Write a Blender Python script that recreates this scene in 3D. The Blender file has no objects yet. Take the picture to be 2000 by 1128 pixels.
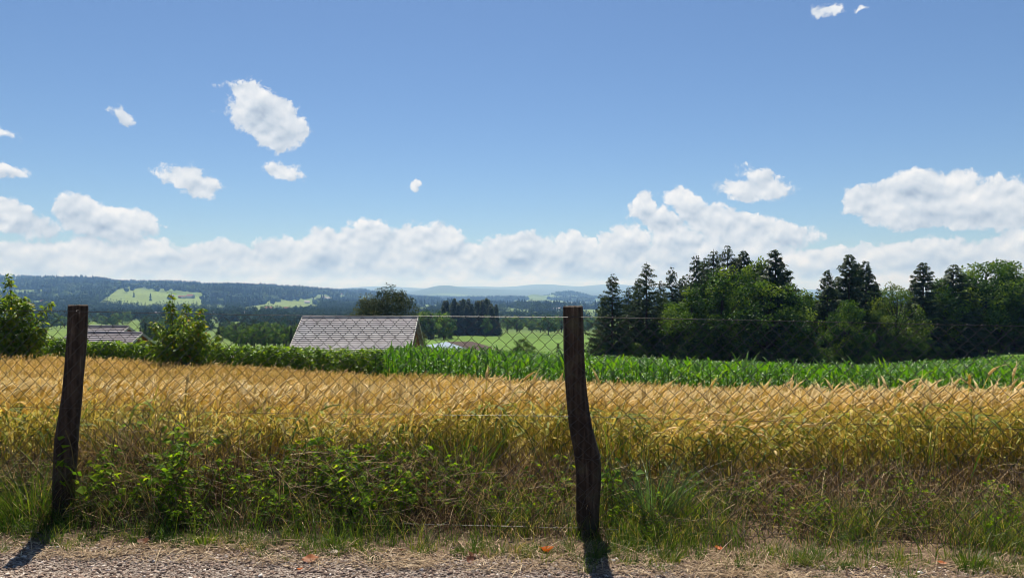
import bpy, math, random
import numpy as np

random.seed(7)
rng = np.random.default_rng(7)
scene = bpy.context.scene
COL = scene.collection
PI = math.pi
CAMZ, F, HY = 1.46, 1480.0, 560.0     # eye height (m); focal length and horizon row in 2000-px photo units


# ------------------------------------------------------------------ helpers
def tag(o, label=None, cat=None, group=None, kind=None):
    if label: o['label'] = label
    if cat: o['category'] = cat
    if group: o['group'] = group
    if kind: o['kind'] = kind
    return o


def empty(name, loc=(0, 0, 0), rz=0.0):
    o = bpy.data.objects.new(name, None)
    o.empty_display_size = 0.1
    COL.objects.link(o)
    o.location = loc
    o.rotation_euler = (0, 0, rz)
    return o


def mesh_data(name, verts, faces, mats, tint=None, smooth=False, midx=None):
    """faces: list of int arrays (n,k)."""
    me = bpy.data.meshes.new(name)
    verts = np.asarray(verts, dtype=np.float32)
    fl = [np.asarray(f, dtype=np.int32) for f in faces if len(f)]
    nl = sum(f.size for f in fl)
    nf = sum(len(f) for f in fl)
    me.vertices.add(len(verts))
    me.vertices.foreach_set('co', verts.ravel())
    me.loops.add(nl)
    me.polygons.add(nf)
    me.loops.foreach_set('vertex_index', np.concatenate([f.ravel() for f in fl]))
    tot = np.concatenate([np.full(len(f), f.shape[1], np.int32) for f in fl])
    st = np.concatenate([[0], np.cumsum(tot)[:-1]]).astype(np.int32)
    me.polygons.foreach_set('loop_start', st)
    me.polygons.foreach_set('loop_total', tot)
    if midx is not None:
        me.polygons.foreach_set('material_index', np.asarray(midx, dtype=np.int32))
    me.polygons.foreach_set('use_smooth', np.full(nf, smooth, dtype=bool))
    for m in (mats if isinstance(mats, (list, tuple)) else [mats]):
        me.materials.append(m)
    if tint is not None:
        a = me.attributes.new('tint', 'FLOAT', 'POINT')
        a.data.foreach_set('value', np.asarray(tint, dtype=np.float32))
    me.update(calc_edges=True)
    me.validate()
    return me


def link(name, me, parent=None, loc=(0, 0, 0)):
    o = bpy.data.objects.new(name, me)
    COL.objects.link(o)
    o.location = loc
    if parent: o.parent = parent
    return o


class MB:
    """collects verts / faces / tint of one mesh"""
    def __init__(self):
        self.v, self.f, self.t, self.n = [], {}, [], 0

    def add(self, v, faces, tint=0.5):
        v = np.asarray(v, dtype=np.float32).reshape(-1, 3)
        for f in (faces if isinstance(faces, list) else [faces]):
            f = np.asarray(f, dtype=np.int64)
            if len(f):
                self.f.setdefault(f.shape[1], []).append(f + self.n)
        self.t.append(np.broadcast_to(np.asarray(tint, dtype=np.float32), (len(v),)))
        self.v.append(v)
        self.n += len(v)

    def arrays(self):
        return np.concatenate(self.v), [np.concatenate(x) for x in self.f.values()], np.concatenate(self.t)

    def data(self, name, mat, smooth=False):
        v, f, t = self.arrays()
        return mesh_data(name, v, f, mat, t, smooth)

    def build(self, name, mat, parent=None, loc=(0, 0, 0), smooth=False):
        return link(name, self.data(name, mat, smooth), parent, loc)


def frames(d, up=None):
    """orthonormal frames whose first column is d (n,3) -> (n,3,3)"""
    d = d / np.maximum(np.linalg.norm(d, axis=1, keepdims=True), 1e-9)
    if up is None:
        up = rng.normal(size=d.shape)
    s = np.cross(d, up)
    s /= np.maximum(np.linalg.norm(s, axis=1, keepdims=True), 1e-9)
    n = np.cross(s, d)
    return np.stack([d, s, n], axis=2)


def rotz(a):
    c, s, o, z = np.cos(a), np.sin(a), np.ones_like(a), np.zeros_like(a)
    return np.stack([np.stack([c, -s, z], 1), np.stack([s, c, z], 1), np.stack([z, z, o], 1)], 1)


def scatter(mb, tv, tf, pos, R, scale, tint):
    """copies of a template (tv verts, tf list of face arrays) -> mb.  scale (n,) or (n,3); tint (n,) or (n,k)"""
    n, k = len(pos), len(tv)
    if n == 0: return
    scale = np.asarray(scale, dtype=np.float64)
    if scale.ndim == 1: scale = scale[:, None]
    loc = tv[None] * scale[:, None, :]
    v = np.einsum('nij,nkj->nki', R, loc) + pos[:, None, :]
    off = (np.arange(n) * k)[:, None, None]
    tint = np.asarray(tint)
    t = np.repeat(tint, k) if tint.ndim == 1 else tint.ravel()
    mb.add(v.reshape(-1, 3), [(f[None] + off).reshape(-1, f.shape[1]) for f in tf], t)


def strip(path, width, side, taper=None, fold=0.0):
    """flat ribbon along path (m,3); side vector (3,) ; returns verts, quads"""
    path = np.asarray(path, float)
    m = len(path)
    w = np.full(m, width) if taper is None else width * np.asarray(taper)
    side = np.asarray(side, float)
    a = path - side * w[:, None] / 2
    b = path + side * w[:, None] / 2
    if fold:
        c = path.copy(); c[:, 2] -= fold * w
        v = np.concatenate([a, c, b])
        i = np.arange(m - 1)
        f = np.concatenate([np.stack([i, i + 1, m + i + 1, m + i], 1), np.stack([m + i, m + i + 1, 2 * m + i + 1, 2 * m + i], 1)])
        return v, f
    v = np.concatenate([a, b])
    i = np.arange(m - 1)
    return v, np.stack([i, i + 1, m + i + 1, m + i], 1)


def tube(path, rad, seg=6, cap=True):
    path = np.asarray(path, float)
    m = len(path)
    rad = np.broadcast_to(np.asarray(rad, float), (m,))
    d = np.gradient(path, axis=0)
    d /= np.maximum(np.linalg.norm(d, axis=1, keepdims=True), 1e-9)
    up = np.array([0.31, 0.87, 0.12]) if abs(d[:, 2]).mean() > 0.5 else np.array([0.05, 0.1, 1.0])
    s = np.cross(d, up); s /= np.maximum(np.linalg.norm(s, axis=1, keepdims=True), 1e-9)
    n = np.cross(s, d)
    a = np.arange(seg) * 2 * PI / seg
    v = path[:, None] + rad[:, None, None] * (np.cos(a)[None, :, None] * s[:, None] + np.sin(a)[None, :, None] * n[:, None])
    v = v.reshape(-1, 3)
    i = np.arange(m - 1)[:, None] * seg
    j = np.arange(seg)[None]
    jn = (j + 1) % seg
    q = np.stack([i + j, i + jn, i + seg + jn, i + seg + j], 2).reshape(-1, 4)
    fs = [q]
    if cap:
        v = np.concatenate([v, path[:1], path[-1:]])
        c0, c1 = m * seg, m * seg + 1
        b = (m - 1) * seg
        jj = np.arange(seg); jk = (jj + 1) % seg
        fs.append(np.concatenate([np.stack([np.full(seg, c0), jk, jj], 1), np.stack([np.full(seg, c1), b + jj, b + jk], 1)]))
    return v, fs


def box(x0, x1, y0, y1, z0, z1):
    v = np.array([(x, y, z) for x in (x0, x1) for y in (y0, y1) for z in (z0, z1)], float)
    return v, np.array([[0, 1, 3, 2], [4, 6, 7, 5], [0, 4, 5, 1], [2, 3, 7, 6], [0, 2, 6, 4], [1, 5, 7, 3]])


def vnoise(x, y, seed=0):
    """smooth value noise, -1..1"""
    def h(i, j):
        n = (i * 374761393 + j * 668265263 + seed * 974711) & 0x7fffffff
        n = ((n ^ (n >> 13)) * 1274126177) & 0x7fffffff
        return ((n ^ (n >> 16)) & 0xffff) / 32767.5 - 1
    xi, yi = np.floor(x).astype(np.int64), np.floor(y).astype(np.int64)
    fx, fy = x - xi, y - yi
    fx, fy = fx * fx * (3 - 2 * fx), fy * fy * (3 - 2 * fy)
    return (h(xi, yi) * (1 - fx) + h(xi + 1, yi) * fx) * (1 - fy) + (h(xi, yi + 1) * (1 - fx) + h(xi + 1, yi + 1) * fx) * fy


def fbm(x, y, seed=0, o=4):
    s, a = 0, 0.5
    for k in range(o):
        s = s + a * vnoise(x * 2 ** k, y * 2 ** k, seed + k * 17)
        a *= 0.5
    return s


# ------------------------------------------------------------------ materials
def nodes_of(m):
    m.use_nodes = True
    nt = m.node_tree
    nt.nodes.clear()
    return nt


def N(nt, typ, **kw):
    n = nt.nodes.new(typ)
    ins = kw.pop('ins', {})
    for k, v in kw.items(): setattr(n, k, v)
    for k, v in ins.items():
        if hasattr(v, 'links') or isinstance(v, bpy.types.NodeSocket): nt.links.new(v, n.inputs[k])
        else: n.inputs[k].default_value = v
    return n


def ramp(nt, fac, stops):
    r = N(nt, 'ShaderNodeValToRGB')
    e = r.color_ramp.elements
    while len(e) < len(stops): e.new(0.5)
    for k, (p, c) in enumerate(stops):
        e[k].position = p
        e[k].color = (*c, 1)
    nt.links.new(fac, r.inputs[0])
    return r.outputs[0]


def leaf_mat(name, stops, trans=0.45, tcol=(1.0, 1.0, 1.0), rough=0.45, gloss=0.06, nscale=None):
    """leaf: diffuse + light through the leaf + a little sheen; colour from the per-leaf tint"""
    m = bpy.data.materials.new(name)
    nt = nodes_of(m)
    at = N(nt, 'ShaderNodeAttribute', attribute_name='tint')
    fac = at.outputs['Fac']
    if nscale:
        g = N(nt, 'ShaderNodeNewGeometry')
        no = N(nt, 'ShaderNodeTexNoise', ins={'Vector': g.outputs['Position'], 'Scale': nscale, 'Detail': 2.0})
        mm = N(nt, 'ShaderNodeMath', operation='MULTIPLY_ADD', ins={0: no.outputs['Fac'], 1: 0.7, 2: -0.35})
        fac = N(nt, 'ShaderNodeMath', operation='ADD', ins={0: fac, 1: mm.outputs[0]}).outputs[0]
    c = ramp(nt, fac, stops)
    df = N(nt, 'ShaderNodeBsdfDiffuse', ins={'Color': c})
    mul = N(nt, 'ShaderNodeMix', data_type='RGBA', blend_type='MULTIPLY', ins={'Factor': 1.0})
    nt.links.new(c, mul.inputs[6]); mul.inputs[7].default_value = (*tcol, 1)
    tr = N(nt, 'ShaderNodeBsdfTranslucent', ins={'Color': mul.outputs[2]})
    mx = N(nt, 'ShaderNodeMixShader', ins={0: trans, 1: df.outputs[0], 2: tr.outputs[0]})
    gl = N(nt, 'ShaderNodeBsdfGlossy', ins={'Color': (1, 1, 1, 1), 'Roughness': rough})
    lw = N(nt, 'ShaderNodeLayerWeight', ins={'Blend': 0.5})
    f4 = N(nt, 'ShaderNodeMath', operation='POWER', ins={0: lw.outputs['Facing'], 1: 3.0})
    fm = N(nt, 'ShaderNodeMath', operation='MULTIPLY_ADD', ins={0: f4.outputs[0], 1: gloss * 1.6, 2: gloss * 0.5})
    m2 = N(nt, 'ShaderNodeMixShader', ins={0: fm.outputs[0], 1: mx.outputs[0], 2: gl.outputs[0]})
    out = N(nt, 'ShaderNodeOutputMaterial')
    nt.links.new(m2.outputs[0], out.inputs[0])
    return m


def tint_mat(name, stops, rough=0.8, spec=0.2, noise=None, bump=0.0, stretch=(1, 1, 1), metallic=0.0):
    m = bpy.data.materials.new(name)
    nt = nodes_of(m)
    at = N(nt, 'ShaderNodeAttribute', attribute_name='tint')
    fac = at.outputs['Fac']
    b = N(nt, 'ShaderNodeBsdfPrincipled', ins={'Roughness': rough, 'Specular IOR Level': spec, 'Metallic': metallic})
    if noise:
        tc = N(nt, 'ShaderNodeTexCoord')
        mp = N(nt, 'ShaderNodeMapping', ins={'Vector': tc.outputs['Object'], 'Scale': stretch})
        no = N(nt, 'ShaderNodeTexNoise', ins={'Vector': mp.outputs[0], 'Scale': noise, 'Detail': 5.0, 'Roughness': 0.6})
        mm = N(nt, 'ShaderNodeMath', operation='MULTIPLY_ADD', ins={0: no.outputs['Fac'], 1: 1.2, 2: -0.6})
        fac = N(nt, 'ShaderNodeMath', operation='ADD', ins={0: fac, 1: mm.outputs[0]}).outputs[0]
        if bump:
            bp = N(nt, 'ShaderNodeBump', ins={'Strength': bump, 'Distance': 0.02, 'Height': no.outputs['Fac']})
            nt.links.new(bp.outputs[0], b.inputs['Normal'])
    nt.links.new(ramp(nt, fac, stops), b.inputs['Base Color'])
    out = N(nt, 'ShaderNodeOutputMaterial')
    nt.links.new(b.outputs[0], out.inputs[0])
    return m


M = {}
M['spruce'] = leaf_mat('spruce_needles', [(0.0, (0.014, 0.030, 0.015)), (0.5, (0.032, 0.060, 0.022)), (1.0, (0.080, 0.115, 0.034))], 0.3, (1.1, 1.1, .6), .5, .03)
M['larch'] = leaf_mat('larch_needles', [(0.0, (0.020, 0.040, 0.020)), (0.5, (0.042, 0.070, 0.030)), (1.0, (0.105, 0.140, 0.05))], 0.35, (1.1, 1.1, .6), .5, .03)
M['beech'] = leaf_mat('broad_leaves', [(0.0, (0.018, 0.050, 0.009)), (0.5, (0.060, 0.125, 0.016)), (1.0, (0.165, 0.235, 0.030))], 0.45, (1.3, 1.3, .5), .5, .02)
M['linden'] = leaf_mat('olive_leaves', [(0.0, (0.016, 0.028, 0.008)), (0.5, (0.040, 0.058, 0.014)), (1.0, (0.105, 0.115, 0.030))], 0.32, (1.3, 1.2, .5), .5, .02)
M['bright'] = leaf_mat('light_leaves', [(0.0, (0.035, 0.070, 0.010)), (0.5, (0.075, 0.130, 0.016)), (1.0, (0.15, 0.20, 0.03))], 0.42, (1.4, 1.35, .4), .45, .025)
M['cherry'] = leaf_mat('shrub_leaves', [(0.0, (0.045, 0.105, 0.014)), (0.45, (0.115, 0.205, 0.022)), (0.85, (0.25, 0.30, 0.035)), (1.0, (0.38, 0.17, 0.03))], 0.55, (1.6, 1.5, .45), .42, .035)
M['hedge'] = leaf_mat('hedge_leaves', [(0.0, (0.040, 0.095, 0.012)), (0.5, (0.125, 0.225, 0.024)), (1.0, (0.27, 0.35, 0.05))], 0.52, (1.5, 1.4, .4), .42, .03)
M['corn'] = leaf_mat('corn_leaves', [(0.0, (0.026, 0.098, 0.008)), (0.5, (0.066, 0.180, 0.012)), (1.0, (0.15, 0.27, 0.02))], 0.48, (1.6, 1.5, .35), .45, .04)
M['wheat'] = leaf_mat('ripe_straw', [(0.0, (0.085, 0.14, 0.018)), (0.22, (0.27, 0.30, 0.04)), (0.42, (0.56, 0.45, 0.105)), (0.7, (0.58, 0.465, 0.205)), (1.0, (0.84, 0.72, 0.44))], 0.48, (1.35, 1.22, .8), .5, .015)
M['grass'] = leaf_mat('grass_blades', [(0.0, (0.018, 0.052, 0.008)), (0.45, (0.062, 0.125, 0.016)), (0.75, (0.17, 0.20, 0.04)), (1.0, (0.42, 0.32, 0.14))], 0.5, (1.5, 1.45, .5), .45, .03)
M['bluegrass'] = leaf_mat('blue_green_blades', [(0.0, (0.030, 0.065, 0.030)), (1.0, (0.12, 0.19, 0.07))], 0.42, (1.3, 1.4, .7), .4, .05)
M['weed'] = leaf_mat('weed_leaves', [(0.0, (0.030, 0.080, 0.010)), (0.5, (0.105, 0.20, 0.020)), (1.0, (0.26, 0.34, 0.04))], 0.58, (1.9, 1.8, .4), .5, .008)
M['dry'] = leaf_mat('dry_stalks', [(0.0, (0.022, 0.013, 0.008)), (0.5, (0.13, 0.075, 0.038)), (1.0, (0.58, 0.42, 0.24))], 0.25, (1.1, 1.0, .7), .6, .03)
M['litter'] = tint_mat('straw_litter', [(0.0, (0.09, 0.055, 0.03)), (0.5, (0.30, 0.20, 0.11)), (1.0, (0.60, 0.47, 0.30))], .8)
M['deadleaf'] = leaf_mat('dead_leaf', [(0.0, (0.14, 0.05, 0.025)), (0.4, (0.30, 0.16, 0.08)), (0.7, (0.75, 0.16, 0.02)), (0.85, (0.75, 0.55, 0.12)), (1.0, (0.55, 0.45, 0.35))], .3, (1, 1, 1), .5, .04)
M['pebble'] = tint_mat('pebbles', [(0.0, (0.07, 0.052, 0.045)), (0.4, (0.28, 0.195, 0.145)), (0.8, (0.47, 0.355, 0.275)), (1.0, (0.76, 0.68, 0.60))], .85, .1, 60)
M['bark'] = tint_mat('bark', [(0.0, (0.018, 0.014, 0.011)), (0.5, (0.06, 0.045, 0.034)), (1.0, (0.14, 0.11, 0.085))], .9, .1, 6, .4, (1, 1, .2))
M['stem'] = tint_mat('green_stem', [(0.0, (0.05, 0.07, 0.02)), (1.0, (0.16, 0.10, 0.05))], .7)
M['wire'] = tint_mat('weathered_wire', [(0.0, (0.012, 0.009, 0.007)), (1.0, (0.052, 0.043, 0.036))], .33, .6, 30, 0, (1, 1, 1), .2)
M['wallwhite'] = tint_mat('plaster', [(0.0, (0.6, 0.57, 0.52)), (1.0, (0.8, 0.78, 0.74))], .85, .2, 1.5)
M['wallwood'] = tint_mat('brown_boards', [(0.0, (0.14, 0.050, 0.028)), (1.0, (0.44, 0.17, 0.095))], .85, .2, 3, .3, (1, 1, .1))
M['rooftile'] = tint_mat('grey_roof_tiles', [(0.0, (0.20, 0.18, 0.185)), (0.5, (0.34, 0.305, 0.31)), (1.0, (0.50, 0.46, 0.465))], .7, .2, 0.9, .15)
M['roofdark'] = tint_mat('dark_roof', [(0.0, (0.035, 0.024, 0.02)), (1.0, (0.10, 0.07, 0.058))], .9, .1, 2)
M['roofred'] = tint_mat('red_roof', [(0.0, (0.18, 0.07, 0.045)), (1.0, (0.32, 0.14, 0.09))], .85, .1, 2)
M['sheet'] = tint_mat('pale_metal_sheet', [(0.0, (0.20, 0.25, 0.32)), (1.0, (0.29, 0.35, 0.42))], .85, .08, 1)  # matt sheet; the blue of the reflected sky is put into its base colour
M['barge'] = tint_mat('pale_trim', [(0.0, (0.4, 0.36, 0.3)), (1.0, (0.6, 0.55, 0.48))], .7)
M['glass'] = tint_mat('dark_window', [(0.0, (0.02, 0.025, 0.03)), (1.0, (0.05, 0.055, 0.06))], .1, .6)


def post_material():
    m = bpy.data.materials.new('weathered_post_wood')
    nt = nodes_of(m)
    tc = N(nt, 'ShaderNodeTexCoord')
    mp = N(nt, 'ShaderNodeMapping', ins={'Vector': tc.outputs['Object'], 'Scale': (38, 38, 2.4)})
    n1 = N(nt, 'ShaderNodeTexNoise', ins={'Vector': mp.outputs[0], 'Scale': 1.0, 'Detail': 6.0, 'Roughness': 0.65, 'Distortion': 0.6})
    n2 = N(nt, 'ShaderNodeTexNoise', ins={'Vector': tc.outputs['Object'], 'Scale': 7.0, 'Detail': 4.0})
    a = N(nt, 'ShaderNodeMath', operation='MULTIPLY_ADD', ins={0: n2.outputs['Fac'], 1: 0.5, 2: -0.25})
    s = N(nt, 'ShaderNodeMath', operation='ADD', ins={0: n1.outputs['Fac'], 1: a.outputs[0]})
    c = ramp(nt, s.outputs[0], [(0.28, (0.010, 0.007, 0.006)), (0.45, (0.030, 0.020, 0.014)), (0.62, (0.075, 0.053, 0.038)), (0.8, (0.22, 0.17, 0.12))])
    mo = ramp(nt, n2.outputs['Fac'], [(0.56, (0, 0, 0)), (0.7, (0.6, 0.6, 0.6))])
    mix = N(nt, 'ShaderNodeMix', data_type='RGBA')
    nt.links.new(mo, mix.inputs[0]); nt.links.new(c, mix.inputs[6]); mix.inputs[7].default_value = (0.055, 0.062, 0.032, 1)
    bp = N(nt, 'ShaderNodeBump', ins={'Strength': 0.9, 'Distance': 0.006, 'Height': n1.outputs['Fac']})
    b = N(nt, 'ShaderNodeBsdfPrincipled', ins={'Roughness': 0.85, 'Specular IOR Level': 0.25, 'Normal': bp.outputs[0], 'Base Color': mix.outputs[2]})
    out = N(nt, 'ShaderNodeOutputMaterial')
    nt.links.new(b.outputs[0], out.inputs[0])
    return m


M['post'] = post_material()


# ------------------------------------------------------------------ terrain
KN = np.array([-300, 0, 130, 250, 380, 500, 620, 700, 780, 860, 950, 1050, 1200, 1400, 1650, 1850, 2000, 2300], float)
TAB = {   # ground row (photo pixels) by distance: the real slope of the land as seen from eye height
    5.5: [(0, 953)],
    22: [(-300, 737), (0, 741), (250, 755), (500, 768), (750, 777), (900, 781), (1050, 785), (1200, 791), (1400, 797), (1650, 803), (2000, 810), (2300, 815)],
    75: [(-300, 685), (0, 690), (250, 692), (500, 696), (750, 699), (900, 704), (1050, 710), (1200, 718), (1400, 728), (1650, 735), (1850, 720), (2000, 708), (2300, 690)],
    115: [(-300, 676), (0, 679), (500, 683), (900, 697), (1050, 702), (1200, 706), (1400, 710), (1650, 712), (1850, 692), (2000, 678), (2300, 662)],
    170: [(-300, 664), (0, 666), (380, 672), (500, 678), (620, 676), (750, 678), (900, 684), (1050, 688), (1200, 690), (1650, 690), (1850, 676), (2000, 664), (2300, 650)],
    400: [(0, 646), (380, 650), (500, 655), (780, 657), (1200, 658), (1650, 655), (2000, 640)],
    800: [(0, 629), (620, 632), (1200, 632), (2000, 625)],
    1300: [(0, 614), (500, 617), (2000, 618)],
    1800: [(0, 600), (250, 602), (500, 607), (2000, 609)],
    2400: [(0, 578), (130, 580), (250, 578), (380, 583), (500, 592), (620, 597), (780, 601), (2000, 604)],
    3000: [(0, 560), (130, 560), (250, 560), (380, 567), (500, 572), (620, 581), (700, 590), (780, 595), (860, 599), (2000, 600)],
    3600: [(-300, 545), (0, 545), (130, 550), (250, 561), (380, 561), (500, 562), (620, 572), (700, 582), (780, 588), (860, 593), (950, 595), (2000, 596)],
    4500: [(-300, 546), (0, 547), (130, 552), (250, 559), (380, 561), (500, 566), (620, 570), (700, 573), (780, 583), (860, 589), (950, 590), (2000, 592)],
    7000: [(0, 562), (380, 566), (620, 572), (780, 580), (860, 583), (2000, 584)],
    12000: [(0, 566), (2000, 573)],
    24000: [(0, 566), (2000, 568)],
}
DK = np.log(np.array(list(TAB.keys())))
YT = np.array([np.interp(KN, [p[0] for p in r], [p[1] for p in r]) for r in TAB.values()])
PEAKS = [(9500, 862, 48, 15, 1500), (9800, 935, 60, 6, 1500), (5600, 1040, 26, 10, 500), (6000, 1112, 48, 12, 600), (10500, 1010, 120, 5, 1500),
         (15000, 740, 90, 9, 2500), (15000, 1060, 70, 13, 2500), (16000, 920, 80, 9, 2500), (15500, 1190, 60, 10, 2500), (15000, 1400, 200, 12, 2500)]


def ground(x, y):
    x = np.asarray(x, float); y = np.asarray(y, float)
    D = np.maximum(y, 5.5)
    px = 1000 + F * np.clip(x / D, -0.88, 0.88)
    L = np.clip(np.log(D), DK[0], DK[-1])
    i = np.clip(np.searchsorted(DK, L, side='right') - 1, 0, len(DK) - 2)
    t = (L - DK[i]) / (DK[i + 1] - DK[i])
    j = np.clip(np.searchsorted(KN, px, side='right') - 1, 0, len(KN) - 2)
    s = np.clip((px - KN[j]) / (KN[j + 1] - KN[j]), 0, 1)
    s = s * s * (3 - 2 * s)
    a = YT[i, j] * (1 - s) + YT[i, j + 1] * s
    b = YT[i + 1, j] * (1 - s) + YT[i + 1, j + 1] * s
    yp = a * (1 - t) + b * t
    for (pd, pp, pw, ph, dw) in PEAKS:
        yp = yp - ph * np.exp(-((px - pp) / pw) ** 2 - ((D - pd) / dw) ** 2)
    z = CAMZ - (yp - HY) / F * D
    z = z + np.where(D > 150, fbm(x / 330, y / 330, 3) * np.clip((D - 150) * 0.008, 0, 24) + fbm(x / 110, y / 110, 13) * np.clip((D - 1500) * 0.004, 0, 7), 0) * np.where(D > 5000, np.clip(1 - (D - 5000) / 3000, .25, 1), 1)
    return np.where(y <= 5.5, 0.0, z)


def to_px(x, y, z):
    return 1000 + F * x / y, HY - F * (z - CAMZ) / y


def at(px, D, py=None):
    """world point at distance D seen in photo column px; on the ground or on photo row py"""
    x = (px - 1000) / F * D
    return (x, D, float(ground(x, D)) if py is None else CAMZ - (py - HY) / F * D)


def inside(px, py, poly):
    r = np.zeros(np.shape(px), bool)
    n = len(poly)
    for k in range(n):
        (x0, y0), (x1, y1) = poly[k], poly[(k + 1) % n]
        if y0 == y1: continue
        c = ((y0 > py) != (y1 > py)) & (px < (x1 - x0) * (py - y0) / (y1 - y0) + x0)
        r ^= c
    return r


MEADOWS = [
    ([(180, 600), (192, 592), (230, 564), (262, 563), (300, 568), (345, 575), (390, 579), (396, 592), (400, 602), (330, 606), (240, 604)], (0.135, 0.190, 0.045)),
    ([(470, 608), (475, 600), (560, 587), (600, 590), (632, 600), (625, 610), (530, 612)], (0.135, 0.185, 0.045)),
    ([(-50, 572), (40, 566), (75, 570), (60, 578), (-50, 584)], (0.11, 0.16, 0.04)),
    ([(85, 660), (100, 627), (190, 628), (275, 630), (280, 645), (200, 660), (140, 672), (90, 672)], (0.11, 0.17, 0.032)),
    ([(560, 692), (575, 655), (600, 640), (640, 645), (660, 700)], (0.10, 0.17, 0.03)),
    ([(400, 640), (400, 628), (470, 628), (475, 640)], (0.11, 0.17, 0.032)),
    ([(825, 664), (850, 654), (960, 655), (968, 628), (1035, 628), (1045, 640), (975, 644), (985, 650), (1180, 654), (1240, 655), (1240, 712), (800, 712)], (0.095, 0.165, 0.026)),
    ([(1150, 640), (1160, 627), (1250, 626), (1250, 640)], (0.10, 0.165, 0.03)),
    ([(800, 606), (830, 600), (860, 601), (858, 610), (815, 612)], (0.12, 0.17, 0.045)),
    ([(970, 613), (990, 607), (1060, 609), (1100, 614), (1060, 617), (980, 616)], (0.12, 0.17, 0.045)),
    ([(860, 594), (900, 588), (960, 590), (1180, 589), (1180, 594), (1010, 596), (900, 600)], (0.12, 0.16, 0.06)),
    ([(640, 582), (665, 577), (690, 582), (668, 586)], (0.12, 0.17, 0.05)),
    ([(1040, 612), (1100, 606), (1170, 606), (1170, 613)], (0.12, 0.17, 0.05)),
    ([(210, 560), (265, 558), (300, 560), (262, 562)], (0.12, 0.17, 0.05)),
    ([(395, 604), (440, 598), (462, 602), (430, 608)], (0.12, 0.17, 0.05)),
    ([(690, 586), (722, 580), (740, 585), (712, 590)], (0.12, 0.17, 0.05)),
    ([(430, 570), (470, 565), (500, 569), (460, 574)], (0.12, 0.17, 0.05)),
    ([(90, 590), (140, 583), (185, 588), (130, 595)], (0.12, 0.17, 0.05)),
    ([(300, 602), (395, 597), (420, 603), (340, 607)], (0.12, 0.17, 0.05)),
]


def in_meadow(px, py):
    r = np.zeros(np.shape(px), bool)
    for poly, _c in MEADOWS: r |= inside(px, py, poly)
    return r


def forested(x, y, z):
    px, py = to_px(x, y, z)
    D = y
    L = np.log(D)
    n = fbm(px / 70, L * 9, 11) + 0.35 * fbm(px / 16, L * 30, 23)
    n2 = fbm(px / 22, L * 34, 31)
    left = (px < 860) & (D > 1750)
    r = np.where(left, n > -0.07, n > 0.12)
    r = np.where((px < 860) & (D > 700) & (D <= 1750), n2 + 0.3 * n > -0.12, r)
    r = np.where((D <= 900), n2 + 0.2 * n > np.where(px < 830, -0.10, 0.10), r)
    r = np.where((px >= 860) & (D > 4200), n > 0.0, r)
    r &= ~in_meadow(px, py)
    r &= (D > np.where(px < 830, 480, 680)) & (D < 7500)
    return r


def build_terrain():
    us = np.concatenate([np.linspace(-40, -2.2, 14), np.linspace(-2, -0.8, 30), np.arange(-0.78, 0.22, 0.0017), np.arange(0.22, 0.8, 0.006), np.linspace(0.82, 2, 30), np.linspace(2.2, 40, 14)])
    th = np.arctan(us)
    th = np.concatenate([th, np.linspace(PI / 2 + 0.03, 3 * PI / 2 - 0.03, 60)])     # round to the back
    rs = np.concatenate([np.linspace(0.6, 5.4, 14), np.exp(np.linspace(math.log(5.6), math.log(25500), 430))])
    nt_, nr = len(th), len(rs)
    X = (rs[:, None] * np.sin(th)[None]); Y = (rs[:, None] * np.cos(th)[None])
    # rows of equal depth in front so that the far ridges stay even
    Z = ground(X, Y)
    # soften the ground behind and beside the camera
    v = np.stack([X, Y, Z], 2).reshape(-1, 3)
    v = np.concatenate([v, [[0, 0, 0]]])
    i = np.arange(nr - 1)[:, None] * nt_; j = np.arange(nt_)[None]; jn = (j + 1) % nt_
    q = np.stack([i + j, i + nt_ + j, i + nt_ + jn, i + jn], 2).reshape(-1, 4)
    c = len(v) - 1
    jj = np.arange(nt_)
    t = np.stack([np.full(nt_, c), jj, (jj + 1) % nt_], 1)
    t = t[:, ::-1]
    q = q[:, ::-1]
    me = mesh_data('ground', v, [q, t[:, ::-1][:, ::-1]], M['ground'], None, True)
    # what grows or lies there (its own colour): soil, meadow, forest floor, stubble
    x, y, z = v.T
    yy = np.maximum(y, 0.1)
    px, py = to_px(x, yy, z)
    col = np.zeros((len(v), 4), np.float32); col[:, 3] = 1
    pn = fbm(x / 190, y / 190, 5)
    base = np.array([0.10, 0.155, 0.038])
    col[:, :3] = base * (1 + 0.5 * pn[:, None]) + np.array([0.03, 0.01, 0.0]) * np.clip(pn, 0, 1)[:, None]
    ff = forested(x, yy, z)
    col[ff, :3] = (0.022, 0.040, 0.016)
    for poly, cc in MEADOWS:
        m_ = inside(px, py, poly) & (y > 60)
        col[m_, :3] = np.array(cc) * (1 + 0.25 * fbm(x[m_] / 40, y[m_] / 40, 9)[:, None])
    far = y > 8000
    col[far, :3] = (0.05, 0.075, 0.045)
    br = (px > 60) & (px < 165) & (y > 24) & (y < 70)
    col[br, :3] = (0.20, 0.13, 0.075)                       # a strip of dry seed heads behind the hedge
    nearm = y < 26
    col[nearm, :3] = (0.075, 0.052, 0.035)
    edge = y < 4.45
    col[edge, :3] = (0.17, 0.12, 0.082)
    mid = (y >= 26) & (y < 82) & ~br
    col[mid, :3] = (0.085, 0.075, 0.04)
    gm = (y >= 60) & (y < 130) & (px > 1600)
    col[gm, :3] = (0.085, 0.15, 0.025)
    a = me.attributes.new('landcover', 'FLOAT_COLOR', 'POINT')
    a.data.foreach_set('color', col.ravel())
    return tag(link('ground', me), kind='structure')


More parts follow.
